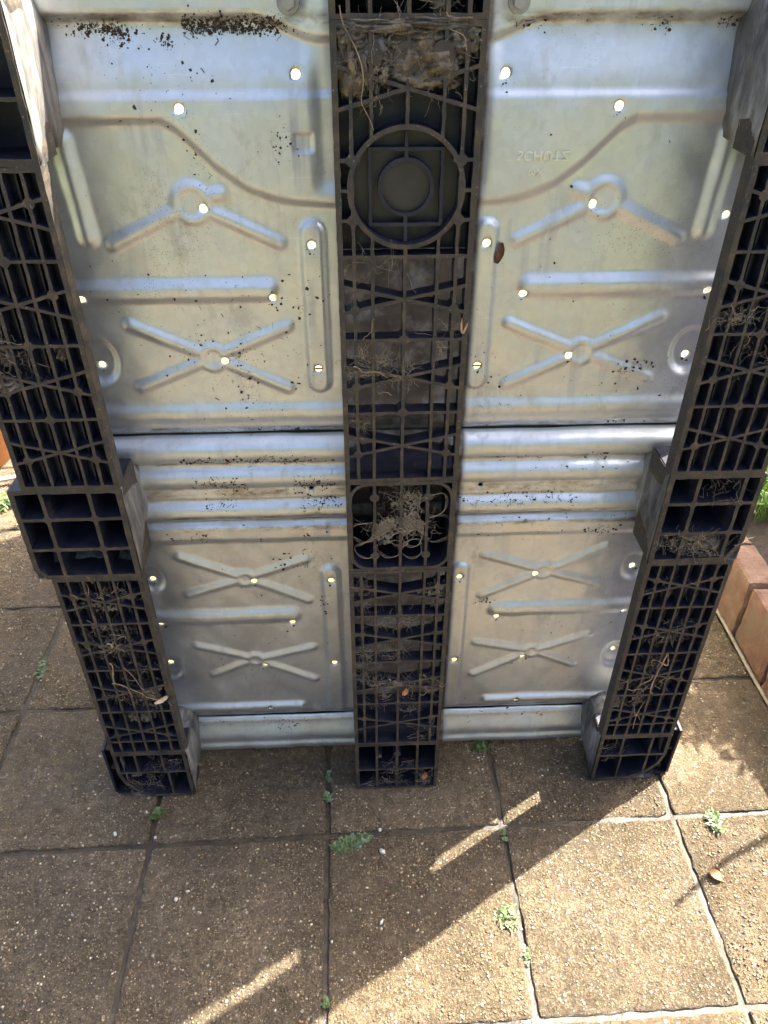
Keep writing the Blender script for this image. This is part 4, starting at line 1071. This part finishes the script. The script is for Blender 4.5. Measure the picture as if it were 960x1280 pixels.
# vegetation around the garden -----------------------------------------------
k = NT('hedge leaf'); c = k.coord(); n = k.noise(c, 3, 4)
HL = k.fin(k.ramp(n, [(.3, (.035, .065, .018)), (.7, (.10, .15, .045))]), .5)
BARK = simple('brown bark', (.10, .07, .05), .9, 0, .4, 20, .004)
def leaf_cloud(n, fn, L, nrm=None):
    V = np.zeros((n, 4, 3)); P = fn(n); a = rng.normal(0, 1, (n, 3)); a /= np.linalg.norm(a, axis=1)[:, None]; b = np.cross(a, rng.normal(0, 1, (n, 3))); b /= np.linalg.norm(b, axis=1)[:, None]
    l = L * rng.uniform(.6, 1.3, (n, 1)); V[:, 0] = P - a * l; V[:, 1] = P + b * l * .45; V[:, 2] = P + a * l; V[:, 3] = P - b * l * .45
    return V.reshape(-1, 3), np.arange(n * 4).reshape(n, 4)
def hedge(name, x0, x1, y0, y1, h, n, label):  # unseen hedges, added to give the steel sheet green reflections
    root_ = bpy.data.objects.new(name, None); COL.objects.link(root_); root_.location = ((x0 + x1) / 2, (y0 + y1) / 2, 0); tag(root_, label, 'hedge')
    def fn(n):
        P = np.stack([rng.uniform(x0, x1, n), rng.uniform(y0, y1, n), rng.uniform(0, 1, n) ** .8 * h], 1)
        P[:, 2] *= 1 + .1 * np.sin(P[:, 0] * 2.3 + P[:, 1]) ; return P - np.array(root_.location)
    V, F = leaf_cloud(n, fn, .06); link('foliage', mesh_np('foliage', V, F), root_, (HL,))
    bm = bmesh.new()
    L_ = max(x1 - x0, y1 - y0); m_ = int(L_ / .5)
    for i in range(m_):
        t_ = (i + .5) / m_ - .5; cx_, cy_ = ((x1 - x0) * t_, 0) if x1 - x0 > y1 - y0 else (0, (y1 - y0) * t_)
        r_ = bmesh.ops.create_cone(bm, cap_ends=True, segments=7, radius1=.035, radius2=.02, depth=h * .9); bmesh.ops.translate(bm, verts=r_['verts'], vec=(cx_, cy_, h * .45))
    bm_obj('stem', bm, root_, (BARK,))
hedge('hedge', -6, 6, -5.6, -4.8, 2.1, 26000, 'unseen clipped hedge behind the viewer, added for its green reflection in the steel')
hedge('hedge', 4.6, 5.4, -4.6, 1.0, 1.3, 12000, 'unseen lower green hedge at right, added for reflections in the steel')

# shrub in the bed: throws the dappled shade on the right-hand slabs
def shrub(name, base, blobs, stems, n, L, label):
    root_ = bpy.data.objects.new(name, None); COL.objects.link(root_); root_.location = base; tag(root_, label, 'shrub')
    B = np.array(base)
    ws = np.array([b[3] ** 2 for b in blobs]); ws = ws / ws.sum()
    def fn(n):
        idx = rng.choice(len(blobs), n, p=ws); C_ = np.array([b[:3] for b in blobs])[idx]; r_ = np.array([b[3] for b in blobs])[idx][:, None]
        d = rng.normal(0, 1, (n, 3)); d /= np.linalg.norm(d, axis=1)[:, None]; return C_ + d * r_ * rng.random((n, 1)) ** .4 - B
    V, F = leaf_cloud(n, fn, L); link('foliage', mesh_np('foliage', V, F), root_, (HL,))
    pts = []
    for s in stems: pts.append((np.array(s) - B, np.linspace(.012, .004, len(s))))
    V, F = tubes_mesh(pts, 6); link('branch', mesh_np('branch', V, F, True), root_, (BARK,))
def along(gx, gy, t):      # point at height over a ground point, on the line to the sun
    return (gx + SDIR.x * t, gy + SDIR.y * t, SDIR.z * t)
BL = [(*along(.66, .30, 1.05), .16), (*along(.60, .17, 1.15), .11), (*along(.72, .10, 1.05), .10), (*along(.80, .42, .95), .17), (*along(.73, -.02, 1.1), .055), (*along(.68, .45, 1.1), .14), (*along(.95, .25, .8), .14)]
base = (1.42, .70, .10)
stems = [[base, (1.40, .68, .5), BL[i][:3]] for i in range(len(BL))]
twig = [base, (1.38, .50, .45), along(.66, -.10, .85), along(.53, -.155, .78), along(.42, -.225, .74)]
shrub('shrub', base, BL, stems + [twig], 2600, .026, 'leafy green shrub in the bed behind the bricks')
